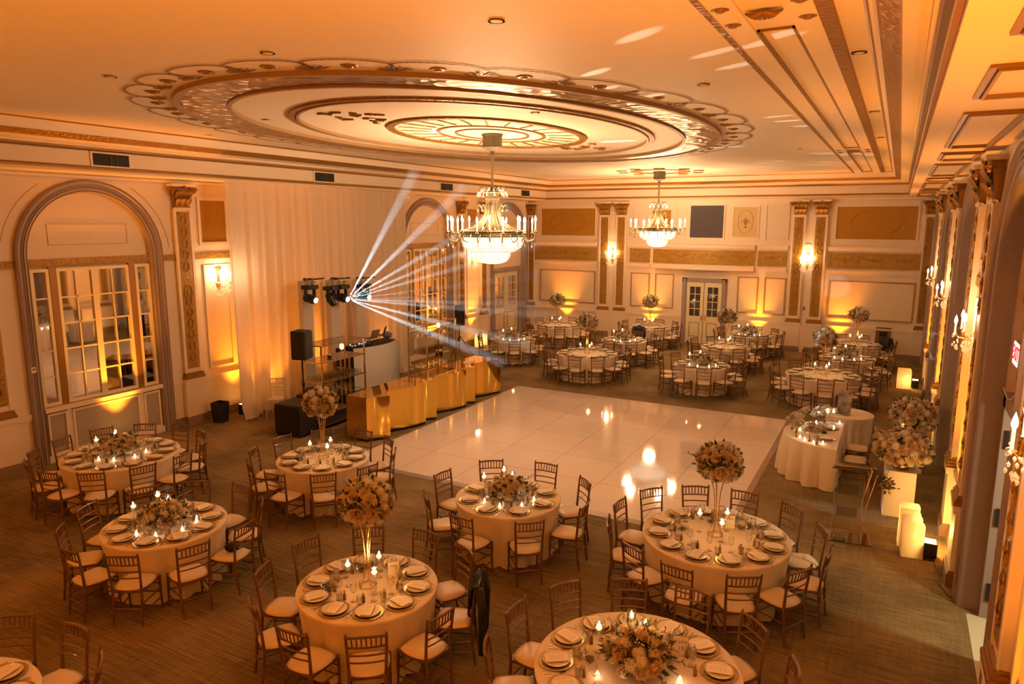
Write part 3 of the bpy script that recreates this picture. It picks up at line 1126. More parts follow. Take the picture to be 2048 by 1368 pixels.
# fire extinguisher niche
r = empty('fire_extinguisher_cabinet', (-.22, YB, .25), 0, 'narrow dark recessed fire extinguisher cabinet low on end wall', 'cabinet')
MB().box(-.24, .24, -.05, 0, 0, .86).obj('cabinet_frame', mat('brown_wood', (.20, .11, .06), .5), r)
MB().box(-.12, .12, -.06, -.045, .06, .72).obj('dark_door', BLACKG, r)
MB().lathe([(0, 0), (.05, .0), (.055, .25), (.03, .31), (.02, .36), (0, .36)], 12, (0, -.075, .12)).obj('cylinder', mat('extinguisher_red', (.30, .03, .02), .35), r)

# vents in the frieze
for y, w2, lab in ((9.07 * .937 + .02, .36, 'closest to the camera, above the radiator arch'), (15.25 * .937, .36, 'above the white curtain'), (21.38 * .937, .36, 'above the bar arch'), (27.45 * .937, .36, 'closest to the far corner')):
    yy = y
    r = empty('ceiling_vent', (WX0, yy, 5.86), 0, 'black rectangular air vent in the cornice frieze ' + lab, 'air vent', 'air vents in the frieze')
    m = MB()
    for (a, b, c, d) in ((-w2 - .04, w2 + .04, .11, .14), (-w2 - .04, w2 + .04, -.14, -.11), (-w2 - .04, -w2, -.11, .11), (w2, w2 + .04, -.11, .11)):
        m.box(0, .02, a, b, c, d)
    m.obj('vent_frame', CREAM, r)
    m = MB()
    m.box(.001, .006, -w2, w2, -.11, .11)
    m.obj('vent_mesh', VENT, r)
    m = MB()
    for q in (-.0, .12):
        m.box(.006, .016, q - .006, q + .006, -.11, .11)
    m.obj('vent_bar', mat('vent_bar', (.10, .08, .06), .5) if 'vent_bar' not in MATS else MATS['vent_bar'], r)
# thermostat on arch moulding
r = empty('thermostat', (XL + .085, 7.14, 1.92), 0, 'small white thermostat on the gray arch moulding', 'thermostat')
MB().box(0, .025, -.04, .04, -.055, .055).obj('body', WHITE, r)
MB().box(.025, .028, -.02, .02, .0, .03).obj('display', DARKGL, r)

# ------------------------------------------------------------------ right wall arches: open door, closed doors, transoms
def right_arch(c, idx, opened, lab):
    d = -RECR
    hole = (c - 1.08, c + 1.08, 2.62)
    if opened:
        recess_back(WR, c, RECR, 0, 'wall_right_lunette', hole)
    else:
        recess_back(WR, c, RECR, 0, 'wall_right_lunette')
    root = empty('door_%d' % idx)
    struct(root, lab, 'door')
    m = MB(WR)
    m.box(c - 1.25, c - 1.08, d, d + .12, 0, 2.75)
    m.box(c + 1.08, c + 1.25, d, d + .12, 0, 2.75)
    m.box(c - 1.25, c + 1.25, d, d + .12, 2.62, 2.78)
    m.obj('door_frame', GRAY, root)
    # transom panels
    for a, b in ((c - 1.12, c - .08), (c + .08, c + 1.12)):
        m = MB(WR)
        frame_rect(m, a, b, 2.95, 3.72, .05, d, d + .04)
        frame_rect(m, a + .1, b - .1, 3.05, 3.62, .02, d, d + .03)
        m.obj('transom_panel', LINEC, root)
    m = MB(WR)
    for q in (-.62, 0, .62):
        frame_rect(m, c + q - .26, c + q + .26, 4.15, 4.95 if q == 0 else 4.8, .03, d, d + .03)
    m.obj('lunette_panel', LINEC, root)
    if not opened:
        leaf_door(WR, c - 1.08, c - .005, 2.6, d + .02, 1.15, 2, 4, root, knob=c - .08, gl=MIRROR)
        leaf_door(WR, c + .005, c + 1.08, 2.6, d + .02, 1.15, 2, 4, root, gl=MIRROR)
    else:
        leaf_door(WR, c - 1.08, c - .005, 2.6, d + .02, 1.15, 2, 4, root, knob=c - .08)
        # far leaf swung out into the corridor
        def TO(u, dd, z): return (XR + RECR + .05 + u, c + 1.07 - dd, z)
        leaf_door(TO, 0, 1.05, 2.6, 0, 1.15, 2, 4, root, name='open_door_leaf')
        m = MB()
        for z in (.35, 1.3, 2.25):
            m.box(XR + RECR - .08, XR + RECR + .06, c + 1.055, c + 1.075, z - .11, z + .11)
        m.obj('hinge', BLACK, root)
    return root
for i, c in enumerate(ARCH):
    right_arch(c, 3 + i, i == 1, 'cream double door in sconce wall arch ' + RW[i] + (', one leaf open' if i == 1 else ''))
# corridor beyond
m = MB()
m.quad((XR + .3, 6.6, 3.0), (3.2, 6.6, 3.0), (3.2, 10.6, 3.0), (XR + .3, 10.6, 3.0))
m.quad((3.2, 6.6, 0), (3.2, 10.6, 0), (3.2, 10.6, 3), (3.2, 6.6, 3))
m.quad((XR + .3, 6.6, 0), (3.2, 6.6, 0), (3.2, 6.6, 3), (XR + .3, 6.6, 3))
m.quad((XR + .3, 10.6, 0), (3.2, 10.6, 0), (3.2, 10.6, 3), (XR + .3, 10.6, 3))
struct(m.obj('wall_corridor', CREAM), 'cream corridor wall glimpsed through the open door', 'wall')
struct(MB().box(XR + .05, 3.2, 7.5, 9.65, .001, .006).obj('floor_corridor', mat('pale_stone', (.62, .58, .48), .5)), 'pale stone threshold floor in the open doorway', 'floor')

# exit sign
r = empty('exit_sign', (XR + .28, 8.84, 3.38), 0, 'boxy lit red EXIT sign above the open door', 'exit sign')
MB().box(-.16, .02, -.18, .18, -.13, .13).obj('housing', mat('sign_housing', (.55, .42, .3), .5), r)
def sign_text(s, parent, loc, rot, size, mt, name='lettering', ext=.002):
    cu = bpy.data.curves.new(name, 'FONT')
    cu.body = s
    cu.size = size
    cu.align_x = 'CENTER'
    cu.align_y = 'CENTER'
    cu.extrude = ext
    o = bpy.data.objects.new(name, cu)
    cu.materials.append(mt)
    o.location = loc
    o.rotation_euler = rot
    COL.objects.link(o)
    if parent:
        o.parent = parent
    dg = bpy.context.evaluated_depsgraph_get()
    me = bpy.data.meshes.new_from_object(o.evaluated_get(dg))
    n = bpy.data.objects.new(name, me)
    n.parent = parent
    n.location, n.rotation_euler = loc, rot
    COL.objects.link(n)
    bpy.data.objects.remove(o)
    return n
FACE = emat('sign_face', (1, .62, .55), 1.6)
REDL = emat('sign_red', (1, .03, .02), 1.2)
MB().box(-.166, -.16, -.165, .165, -.115, .115).obj('sign_face', FACE, r)
MB().box(-.165, .0 - .01, .18, .186, -.115, .115).obj('side_face', FACE, r)
MB().box(-.15, -.01, -.186, -.18, -.115, .115).obj('camera_face', FACE, r)
sign_text('EXIT', r, (-.168, 0, 0), (PI / 2, 0, -PI / 2), .21, REDL)
sign_text('EXIT', r, (-.08, -.188, 0), (PI / 2, 0, 0), .085, REDL)

# cable running down the arch moulding
m = MB()
m.tube([(XR - .02, 10.2, 3.9), (XR - .03, 10.12, 2.2), (XR - .04, 10.05, 1.0), (XR - .05, 9.95, .4), (XR - .05, 10.0, .05), (XR - .10, 9.98, .015), (XR - .16, 10.15, .015), (XR - .22, 10.35, .015), (XR - .2, 10.65, .015), (XR - .25, 10.9, .03)], .007, 6)
tag(m.obj('power_cable', BLACK), 'thin black cable running down the arch moulding to the floor', 'cable')
m = MB()
m.tube([(XR + .16, 9.75, 2.84), (XR + .15, 9.3, 2.80), (XR + .15, 9.0, 2.86), (XR + .16, 8.75, 3.0), (XR + .2, 8.82, 3.22)], .006, 6)
tag(m.obj('sign_cable', WHITE), 'thin pale cable looping under the exit sign', 'cable')

# ------------------------------------------------------------------ chandeliers
def chandelier():
    root = empty('chandelier', (-7.2, 12.4, 0), .15, 'large candle-arm crystal chandelier hanging from the sunburst of the oval medallion', 'chandelier')
    m = MB()
    m.lathe([(.20, ZC), (.205, ZC - .03), (.19, ZC - .05), (.19, ZC - .24), (.205, ZC - .26), (.12, ZC - .29), (.05, ZC - .33), (.035, ZC - .40)], 40, flute=.035, nf=16)
    m.obj('ceiling_canopy', IVORYM, root)
    m = MB()
    m.lathe([(.022, ZC - .38), (.032, ZC - .5), (.024, ZC - .62), (.03, 5.7), (.022, 5.6), (.03, 5.45), (.03, 5.3)], 10)
    for z in (5.95, 5.62):
        for k in range(4):
            a = PI / 2 * k
            m.tube([(.02 * cos(a), .02 * sin(a), z), (.07 * cos(a), .07 * sin(a), z + .03), (.06 * cos(a), .06 * sin(a), z + .09)], .007, 5)
    m.obj('stem', BRASSD, root)
    m = MB()
    for k in range(12):
        a = 2 * PI * k / 12
        P = [(rr * cos(a), rr * sin(a), z) for rr, z in ((.10, 5.28), (.15, 5.36), (.22, 5.40), (.27, 5.38), (.28, 5.33))]
        m.tube(P, [.016, .018, .014, .01, .006], 5)
    o = m.obj('crown', IVORYM, root)
    m = MB()
    for k in range(12):
        a = 2 * PI * k / 12
        for rr, z in ((.28, 5.29), (.22, 5.34), (.30, 5.24)):
            m.ball((rr * cos(a), rr * sin(a), z), .017, 1, (1, 1, 1.5))
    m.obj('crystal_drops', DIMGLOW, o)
    m = MB()
    m.lathe([(.125, 5.05), (.125, 5.15), (.14, 5.16), (.14, 5.19), (.13, 5.20), (.13, 5.28), (.15, 5.30), (.14, 5.32)], 32)
    for k in range(8):
        a = 2 * PI * k / 8
        m.bar((.12 * cos(a), .12 * sin(a), 5.16), (.125 * cos(a), .125 * sin(a), 4.85), .02)
    m.lathe([(.07, 4.6), (.075, 5.1)], 20)
    m.obj('neck', IVORYM, root)
    m = MB()
    for k in range(20):
        a = 2 * PI * k / 20
        P = [(.13, 5.08), (.145, 4.95), (.18, 4.83), (.26, 4.71), (.38, 4.62), (.52, 4.56), (.62, 4.54)]
        m.tube([(rr * cos(a), rr * sin(a), z) for rr, z in P], .011, 5)
    m.obj('flared_ribs', IVORYM, root)
    m = MB()
    for k in range(8):
        a = 2 * PI * (k + .5) / 8
        P = [(.15, 4.92), (.21, 5.0), (.25, 5.06), (.29, 5.03), (.285, 4.99)]
        m.tube([(rr * cos(a), rr * sin(a), z) for rr, z in P], [.02, .018, .014, .01, .006], 5)
        m.ball((.29 * cos(a), .29 * sin(a), 4.95), .018, 1, (1, 1, 1.8))
    m.obj('scroll', IVORYM, root)
    m = MB()
    m.lathe([(.62, 4.42), (.65, 4.425), (.655, 4.45), (.635, 4.46), (.635, 4.52), (.655, 4.53), (.65, 4.555), (.62, 4.56), (.62, 4.42)], 64)
    for k in range(80):
        a = 2 * PI * k / 80
        m.bar((.645 * cos(a), .645 * sin(a), 4.465), (.645 * cos(a + .05), .645 * sin(a + .05), 4.515), .007)
    m.obj('ring_band', IVORYM, root)
    # crystal bowls: strands of beads
    core = MB()
    core.open_lathe([(.60, 4.42), (.60, 4.33), (.55, 4.23), (.44, 4.17), (.33, 4.15)], 48)
    core.open_lathe([(.34, 4.15), (.33, 4.05), (.28, 3.97), (.20, 3.935), (.10, 3.92), (.0, 3.915)], 36)
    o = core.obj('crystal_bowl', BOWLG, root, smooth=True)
    m = MB()
    for n, P in ((56, [(.625, 4.42), (.625, 4.33), (.575, 4.215), (.46, 4.145), (.36, 4.125)]), (36, [(.365, 4.13), (.355, 4.04), (.30, 3.95), (.21, 3.915), (.10, 3.90)])):
        L = [0]
        for a, b in zip(P, P[1:]):
            L.append(L[-1] + math.dist(a, b))
        st = L[-1] / 13
        for k in range(n):
            a = 2 * PI * k / n
            for j in range(14):
                s_ = min(L[-1] - 1e-6, j * st)
                for q in range(len(P) - 1):
                    if L[q] <= s_ <= L[q + 1]:
                        f = (s_ - L[q]) / (L[q + 1] - L[q])
                        rr = P[q][0] + f * (P[q + 1][0] - P[q][0])
                        z = P[q][1] + f * (P[q + 1][1] - P[q][1])
                        break
                rr2 = .016
                c = (rr * cos(a), rr * sin(a), z)
                i = [m.pt((c[0] + dx * rr2, c[1] + dy * rr2, c[2] + dz * rr2 * 1.1)) for dx, dy, dz in ((1, 0, 0), (0, 1, 0), (-1, 0, 0), (0, -1, 0), (0, 0, 1), (0, 0, -1))]
                for q in range(4):
                    m.face((i[q], i[(q + 1) % 4], i[4]))
                    m.face((i[(q + 1) % 4], i[q], i[5]))
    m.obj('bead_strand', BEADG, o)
    n = 20
    for k in range(n):
        a = 2 * PI * k / n
        rr_ = .91 if k % 2 == 0 else .80
        zz = 4.53 if k % 2 == 0 else 4.50
        ca, sa = cos(a), sin(a)
        m = MB()
        P = [(.64, 4.48), (.68, 4.40), (.75, 4.33), (rr_ - .05, 4.36), (rr_, 4.43), (rr_, zz)]
        m.tube([(r_ * ca, r_ * sa, z) for r_, z in P], .012, 6)
        m.lathe([(.012, zz - .03), (.04, zz), (.035, zz + .01), (.018, zz + .015), (.02, zz + .03)], 10, (rr_ * ca, rr_ * sa, 0))
        arm = m.obj('candle_arm', BRASSD, root)
        MB().lathe([(.014, zz + .02), (.014, zz + .20)], 8, (rr_ * ca, rr_ * sa, 0)).obj('candle_tube', CANDLET, arm)
        MB().lathe([(.010, zz + .20), (.021, zz + .235), (.016, zz + .27), (.0, zz + .315)], 8, (rr_ * ca, rr_ * sa, 0)).obj('flame_bulb', BULB, arm)
        m = MB()
        m.bar((rr_ * ca, rr_ * sa, zz - .02), (rr_ * ca, rr_ * sa, zz - .15), .002)
        m.lathe([(0, zz - .30), (.022, zz - .26), (.026, zz - .22), (.012, zz - .17), (0, zz - .14)], 8, (rr_ * ca, rr_ * sa, 0))
        m.obj('pendant_drop', CRYST, arm)
    return root
ch = chandelier()
ch2 = dup(ch, (-7.32, 23.9, 0), .3, 'smaller-looking far chandelier hanging from the small gilded ceiling rosette near end wall')
for (x, y) in ((-7.2, 12.4), (-7.32, 23.9)):
    for k in range(5):
        a_ = 2 * PI * (k + .35) / 5
        lamp('POINT', 'chandelier_candle_light', (x + .86 * cos(a_), y + .86 * sin(a_), 4.86), 74, (1, .55, .26), size=.12)
    lamp('SPOT', 'chandelier_bowl_uplight', (x, y, 4.62), 620, (1, .58, .30), target=(x, y, 6), size=.35, angle=172, blend=.2)
    lamp('POINT', 'chandelier_light_low', (x, y, 3.70), 85, (1, .55, .255), size=.2)

# ------------------------------------------------------------------ wall sconces
def sconce():
    """origin on the wall face, arms reach along +y"""
    root = empty('wall_sconce', (0, 0, 0), 0, 'x x x x', 'wall sconce')
    m = MB()
    m.box(-.03, .03, 0, .02, -.18, .35)
    m.lathe([(0, 0), (.05, 0), (.06, .02), (.03, .04), (0, .05)], 14, (0, 0, 0), M=Matrix.Rotation(-PI / 2, 4, 'X'))
    for k in range(5):
        a = PI * (k + .5) / 5
        m.tube([(0, .02, .33), (.06 * cos(a), .03, .36 + .07 * sin(a)), (.10 * cos(a), .02, .40 + .08 * sin(a))], [.008, .014, .005], 5)
    m.obj('backplate', GOLDM, root)
    for j, a in enumerate((-.95, 0, .95)):
        L = .24 if j == 1 else .26
        x, y = L * sin(a), .02 + L * cos(a)
        z = .04 if j != 1 else -.02
        m = MB()
        m.tube([(0, .03, 0), (x * .35, y * .4, -.07), (x * .8, y * .85, -.06), (x, y, z)], .008, 6)
        m.lathe([(.008, z - .02), (.035, z), (.03, z + .01), (.012, z + .012)], 10, (x, y, 0))
        arm = m.obj('sconce_arm', GOLDM, root)
        MB().lathe([(.012, z + .01), (.012, z + .15)], 8, (x, y, 0)).obj('candle_tube', CANDLET, arm)
        MB().lathe([(.010, z + .15), (.021, z + .185), (.016, z + .22), (.0, z + .27)], 8, (x, y, 0)).obj('flame_bulb', BULB, arm)
    m = MB()
    rnd = random.Random(3)
    for k in range(34):
        a = rnd.uniform(-1.2, 1.2)
        L = rnd.uniform(.05, .27)
        zz = -.10 - rnd.uniform(0, .20) * (1 - L / .4)
        m.lathe([(0, zz - .05), (.012, zz - .035), (.014, zz - .02), (0, zz)], 6, (L * sin(a), .03 + L * cos(a), 0))
    for k in range(16):
        a = rnd.uniform(-1.3, 1.3)
        m.ball((.26 * sin(a), .02 + .26 * cos(a), rnd.uniform(-.06, .0)), .014, 1)
    m.obj('crystal_drops', DIMGLOW, root)
    return root
sc = sconce()
SC = [(WB, -10.34, 0), (WB, -2.86, 0), (WL, 11.5, 0), (WL, 23.05, 0), (WR, 5.65, 0), (WR, 11.45, 0), (WR, 17.25, 0), (WR, 23.05, 0)]
SN = ['candle sconce with crystals on the end wall between left pilaster pair', 'candle sconce with crystals on the end wall between right pilaster pair',
      'candle sconce half hidden by the edge of the white curtain', 'candle sconce with crystals above the far speaker on curtain side wall',
      'candle sconce with crystals at the frame edge past the open door', 'large candle sconce with crystals beside the arch with exit sign',
      'second candle sconce beyond the arch with exit sign', 'furthest candle sconce on the arched sconce wall']
for i, ((T, u, _), n) in enumerate(zip(SC, SN)):
    d = .0
    z = 3.22
    p = T(u, d + .002, z)
    rz = {WB: PI, WL: -PI / 2, WR: PI / 2}[T]
    if i == 0:
        sc.location = p
        sc.rotation_euler = (0, 0, rz)
        sc['label'] = n
    else:
        dup(sc, p, rz, n)
    q = T(u, .24, z + .33)
    lamp('POINT', 'sconce_light', q, 22, (1, .58, .28), size=.08)

# ------------------------------------------------------------------ amber uplights on the floor
def uplight():
    root = empty('uplight', (0, 0, 0), 0, 'x x x x', 'uplight', 'amber uplights on the floor')
    m = MB()
    m.box(-.10, .10, -.09, .09, .03, .24)
    m.box(-.13, .13, -.07, .07, 0, .03)
    m.bar((-.125, 0, .02), (-.125, 0, .2), .012)
    m.bar((.125, 0, .02), (.125, 0, .2), .012)
    bevel(m.obj('housing', BLACK, root), .01, 2)
    MB().box(-.085, .085, -.07, .07, .24, .246).obj('lens', emat('uplight_lens', (1, .5, .12), 14), root)
    return root
up = uplight()
ups = []
def put_up(x, y, rz, lab, e=60, tx=0, ty=0, ang=70, fixture=True):
    if fixture:
        if not ups:
            up.location = (x, y, 0)
            up.rotation_euler = (0, 0, rz)
            up['label'] = lab
        else:
            dup(up, (x, y, 0), rz, lab)
        ups.append(1)
    lamp('SPOT', 'uplight_beam', (x, y, .26), e, AMBER, target=(x + tx, y + ty, 3.2), size=.06, angle=ang, blend=1.0)
UE = 900
for x, y, w in ((-13.98, 8.75, 'below the mirrored radiator arch'), (-13.98, 2.9, 'below the arch closest to the camera')):
    put_up(x, y, PI / 2, 'added unseen amber uplight on floor ' + w, UE * 1.3, -.3, 0)
put_up(-13.98, 11.75, PI / 2, 'amber uplight behind the near edge of the white curtain', UE * .6, -.12, .1)
put_up(-13.95, 12.6, PI / 2, 'amber uplight behind the curtain by the white chair', UE * .5, .12, 0)
put_up(-13.95, 14.1, PI / 2, 'amber uplight behind the curtain by the near speaker', UE * .9, .2, -.1)
put_up(-13.95, 16.9, PI / 2, 'amber uplight behind the curtain by the DJ booth', UE * .4, .2, 0)
put_up(-13.98, 20.3, PI / 2, 'amber uplight below the bar arch', UE * .9, -.3, 0)
put_up(-14.0, 22.95, PI / 2, 'amber uplight below the sconce near far speaker', UE, -.22, 0, 55)
for x, w in ((-12.35, 'beside the left corner'), (-8.6, 'between left pilasters and door'), (-4.42, 'between door and right pilasters'), (-1.62, 'beside the right corner')):
    put_up(x, YB - .32, 0, 'amber uplight on floor of end wall ' + w, UE, 0, .2, 60)
for x, y, tx, ty, e_, w in ((-13.98, -1.6, .6, .3, 1500, 'of curtain side wall behind the camera'), (-10.5, YF + .4, .0, .9, 1000, 'of front wall towards the curtain side'), (-4.0, YF + .4, .0, .9, 1300, 'of front wall towards the sconce side'), (XR - .35, -1.2, -.6, .3, 1800, 'of sconce wall behind the camera'), (XR - .35, 2.2, -.6, .2, 2300, 'of sconce wall beside the camera')):  # unseen uplights added to brighten the ceiling near the camera
    put_up(x, y, PI / 2 if abs(tx) else 0, 'added unseen amber uplight on floor ' + w, e_, tx, ty, 110)
for y, w in ((5.4, 'closest to the camera'), (11.15, 'behind the two glowing boxes'), (17.3, 'behind the far glowing candle box'), (23.1, 'by the far white box')):
    put_up(XR - .30, y, PI / 2, 'black uplight on floor of sconce wall ' + w, UE * (.45 if y < 6 else 1.1), .22, .1, 75)

# ------------------------------------------------------------------ white curtain
def curtain(y0, y1, x, name, lab, amp=.09, seed=1, taper=0):
    rnd = random.Random(seed)
    n = int((y1 - y0) * 42)
    ph = [rnd.uniform(0, 6.28) for _ in range(6)]
    fr = [rnd.uniform(14, 20), rnd.uniform(7, 10), rnd.uniform(24, 34), rnd.uniform(2, 3.5)]
    m = MB()
    rows = []
    zs = [ZS - .01, 5.4, 5.0, 4.2, 3.2, 2.2, 1.3, .6, .25, .08, .012]
    for z in zs:
        row = []
        f = (ZS - z) / ZS
        for k in range(n + 1):
            s_ = k / n
            y = y0 + (y1 - y0) * s_
            w = (sin(fr[0] * y + ph[0] + .8 * f * sin(y * 3)) * .45 + sin(fr[1] * y + ph[1] + f) * .35 + sin(fr[2] * y + ph[2]) * .2)
            a = amp * (.35 + .75 * f)
            xx = x + a * w + .12 * f * sin(fr[3] * y + ph[3]) * .6
            if z < .3:
                xx += (.3 - z) * (.35 + .35 * sin(5 * y + ph[4]))
            yy = y + .06 * f * cos(fr[1] * y + ph[5])
            row.append(m.pt((xx, yy, z)))
        rows.append(row)
    for A, B in zip(rows, rows[1:]):
        for k in range(n):
            m.face((A[k], A[k + 1], B[k + 1], B[k]))
    o = m.obj(name, CURT, smooth=True)
    return tag(o, lab, 'curtain', 'sheer white curtain panels')
curtain(11.26, 14.25, -13.60, 'sheer_curtain', 'sheer ivory floor-length curtain panel closest to the mirrored radiator arch', seed=4)
curtain(14.15, 18.1, -13.64, 'sheer_curtain', 'sheer ivory floor-length curtain panel behind the DJ booth', seed=8, amp=.06)
m = MB()
m.bar((-13.60, 11.2, ZS - .035), (-13.60, 18.15, ZS - .035), .012, n=8)
tag(m.obj('curtain_rail', WHITE), 'thin curtain rail under the soffit', 'curtain rail')

# ------------------------------------------------------------------ dance floor
DX0, DX1, DY0, DY1 = -9.33, -2.01, 10.28, 17.60
o = MB().box(0, DX1 - DX0, 0, DY1 - DY0, 0, .03).obj('dance_floor_panels', DANCE)
root = empty('dance_floor', (DX0, DY0, .0), 0, 'glossy white square dance floor laid over the carpet', 'dance floor')
o.parent = root
m = MB()
w = .10
L = DX1 - DX0
for q in range(6):
    a, b = q * L / 6 + .003, (q + 1) * L / 6 - .003
    for (p, r_, s_, t_) in (((a, 0), (b, 0), (b, -w), (a, -w)), ((a, L), (b, L), (b, L + w), (a, L + w)), ((0, a), (0, b), (-w, b), (-w, a)), ((L, a), (L, b), (L + w, b), (L + w, a))):
        i0, i1, i2, i3 = [m.pt((*p, .03)), m.pt((*r_, .03)), m.pt((*s_, .004)), m.pt((*t_, .004))]
        m.face((i0, i1, i2, i3))
m.obj('edge_ramp', mat('ramp_metal', (.40, .34, .30), .35, .6), root)

# ------------------------------------------------------------------ mirrored gold bar
def bar_profile():
    pts = [(0, -.30), (.20, -.19), (.42, 0), (.50, -.17), (.60, -.27), (.74, -.32), (.92, -.27), (1.15, -.16), (1.40, -.07), (1.60, -.02), (1.76, 0)]
    out = []
    P = pts
    for i in range(len(P) - 1):
        p0 = P[max(i - 1, 0)] if i not in (0, 2) else P[i]
        p3 = P[min(i + 2, len(P) - 1)] if i != 1 else P[i + 1]
        for k in range(6):
            t = k / 6
            q = []
            for j in (0, 1):
                a, b, c, d = p0[j], P[i][j], P[i + 1][j], p3[j]
                q.append(.5 * (2 * b + (c - a) * t + (2 * a - 5 * b + 4 * c - d) * t * t + (-a + 3 * b - 3 * c + d) * t ** 3))
            out.append(tuple(q))
    out.append(P[-1])
    return out
BH = .98
def bar_unit(y0, lab):
    x0, depth = -9.46, .62
    root = empty('bar_counter', (x0, y0, 0), 0, lab, 'bar counter', 'gold mirrored bar sections')
    P = [(x, y) for y, x in bar_profile()]
    P = [(x, y) for x, y in P]
    m = MB()
    for (a, b), (c, d) in zip(P, P[1:]):
        m.quad((a, b, .05), (c, d, .05), (c, d, BH - .03), (a, b, BH - .03))
    o = m.obj('mirrored_front', BARGOLD, root)
    autosmooth(o, 35)
    m = MB()
    xb = -.24 - depth
    m.quad((xb, 0, .05), (P[0][0], 0, .05), (P[0][0], 0, BH - .03), (xb, 0, BH - .03))
    m.quad((xb, 1.76, .05), (0, 1.76, .05), (0, 1.76, BH - .03), (xb, 1.76, BH - .03))
    m.obj('mirrored_end', BARGOLD, root)
    m = MB()
    idx = [m.pt((x + .015, y, BH)) for x, y in P] + [m.pt((xb, 1.76, BH)), m.pt((xb, 0, BH))]
    m.face(idx)
    idx2 = [m.pt((x + .015, y, BH - .03)) for x, y in P] + [m.pt((xb, 1.76, BH - .03)), m.pt((xb, 0, BH - .03))]
    for k in range(len(idx)):
        k2 = (k + 1) % len(idx)
        m.face((idx[k], idx[k2], idx2[k2], idx2[k]))
    m.obj('bar_top', BARGOLD, root)
    m = MB()
    for (a, b), (c, d) in zip(P, P[1:]):
        m.quad((a - .02, b, 0), (c - .02, d, 0), (c - .02, d, .05), (a - .02, b, .05))
        m.quad((a + .008, b, .05), (c + .008, d, .05), (c + .008, d, .06), (a + .008, b, .06))
    m.obj('plinth', BLACKG, root)
    MB().box(xb + .02, xb + .5, .03, 1.73, .06, .10).obj('lower_shelf', BLACKG, root)
    return root
b1_ = bar_unit(11.40, 'wavy gold mirrored bar section closest to the camera')
b2_ = dup(b1_, (-9.46, 13.18, 0), 0, 'middle wavy gold mirrored bar section')
b3_ = dup(b1_, (-9.46, 14.96, 0), 0, 'wavy gold mirrored bar section at the far end, holding napkins')
for k in range(2):
    r = empty('napkin_stack', (-9.95 + .02 * k, 15.75 + .22 * k, BH), .2 * k, 'small white cocktail napkin stack on bar top, ' + ('closer one' if k == 0 else 'further one'), 'napkins')
    MB().box(-.07, .07, -.07, .07, 0, .03).obj('napkins', CARD, r)

# ------------------------------------------------------------------ glass shelf units behind the bar
def etagere(y0, lab, L=1.4):
    root = empty('glass_shelf_unit', (-11.2, y0, 0), 0, lab, 'shelf unit', 'gold framed glass shelves behind the bar')
    D, H = -.62, 1.95
    w = .016
    m = MB()
    for x in (0, D):
        for y in (0, L):
            m.bar((x, y, 0), (x, y, H), w * 1.4)
    m.obj('post', GOLDM, root)
    for z, nm in ((1.94, 'top_shelf'), (1.55, 'shelf'), (1.08, 'shelf'), (.68, 'shelf'), (.10, 'bottom_shelf')):
        m = MB()
        for a, b in (((0, 0), (0, L)), ((D, 0), (D, L)), ((0, 0), (D, 0)), ((0, L), (D, L))):
            m.bar((*a, z), (*b, z), w)
        o = m.obj(nm, GOLDM, root)
        if z > .5:
            MB().box(D, 0, 0, L, z + .004, z + .012).obj('glass_pane', SHELFGL, o)
        else:
            MB().box(D, 0, 0, L, z + .004, z + .012).obj('dark_panel', BLACKG, o)
    return root
e1 = etagere(11.62, 'gold framed glass shelf unit between near speaker and DJ booth', 1.45)
e2 = dup(e1, (-11.2, 15.68, 0), 0, 'gold framed glass shelf unit between DJ booth and far speaker')
# glassware on the shelves
def tumbler_me():
    return MB().lathe([(.0, 0), (.032, 0), (.037, .10), (.034, .10), (.03, .008), (0, .008)], 8).mesh('tumbler', GLASS)
TME = tumbler_me()
def flute_me():
    return MB().lathe([(0, 0), (.03, 0), (.004, .01), (.004, .09), (.03, .13), (.036, .2), (.033, .2), (.025, .13), (0, .1)], 8).mesh('coupe', GLASS)
FME = flute_me()
def place_mesh(name, me, loc, lab, cat, group):
    o = bpy.data.objects.new(name, me)
    o.location = loc
    COL.objects.link(o)
    return tag(o, lab, cat, group)
for (y0, nm) in ((11.62, 'near'), (15.68, 'far')):
    for i in range(14):
        for j in range(5):
            place_mesh('drinking_glass', TME, (-11.28 - .11 * j, y0 + .08 + .098 * i, 1.096), 'empty clear tumbler packed in rows on the %s shelf unit' % nm, 'glass', 'tumblers on the %s shelf unit' % nm)
for i in range(7):
    for j in range(3):
        place_mesh('stemmed_glass', FME, (-11.30 - .14 * j, 11.95 + .13 * i, .700), 'clear stemmed glass on low level of the near shelf unit', 'glass', 'stemmed glasses on the near shelf unit')
for i in range(6):
    for j in range(3):
        place_mesh('stemmed_glass', FME, (-11.30 - .14 * j, 15.95 + .13 * i, .700), 'clear stemmed glass on low level of the far shelf unit', 'glass', 'stemmed glasses on the far shelf unit')
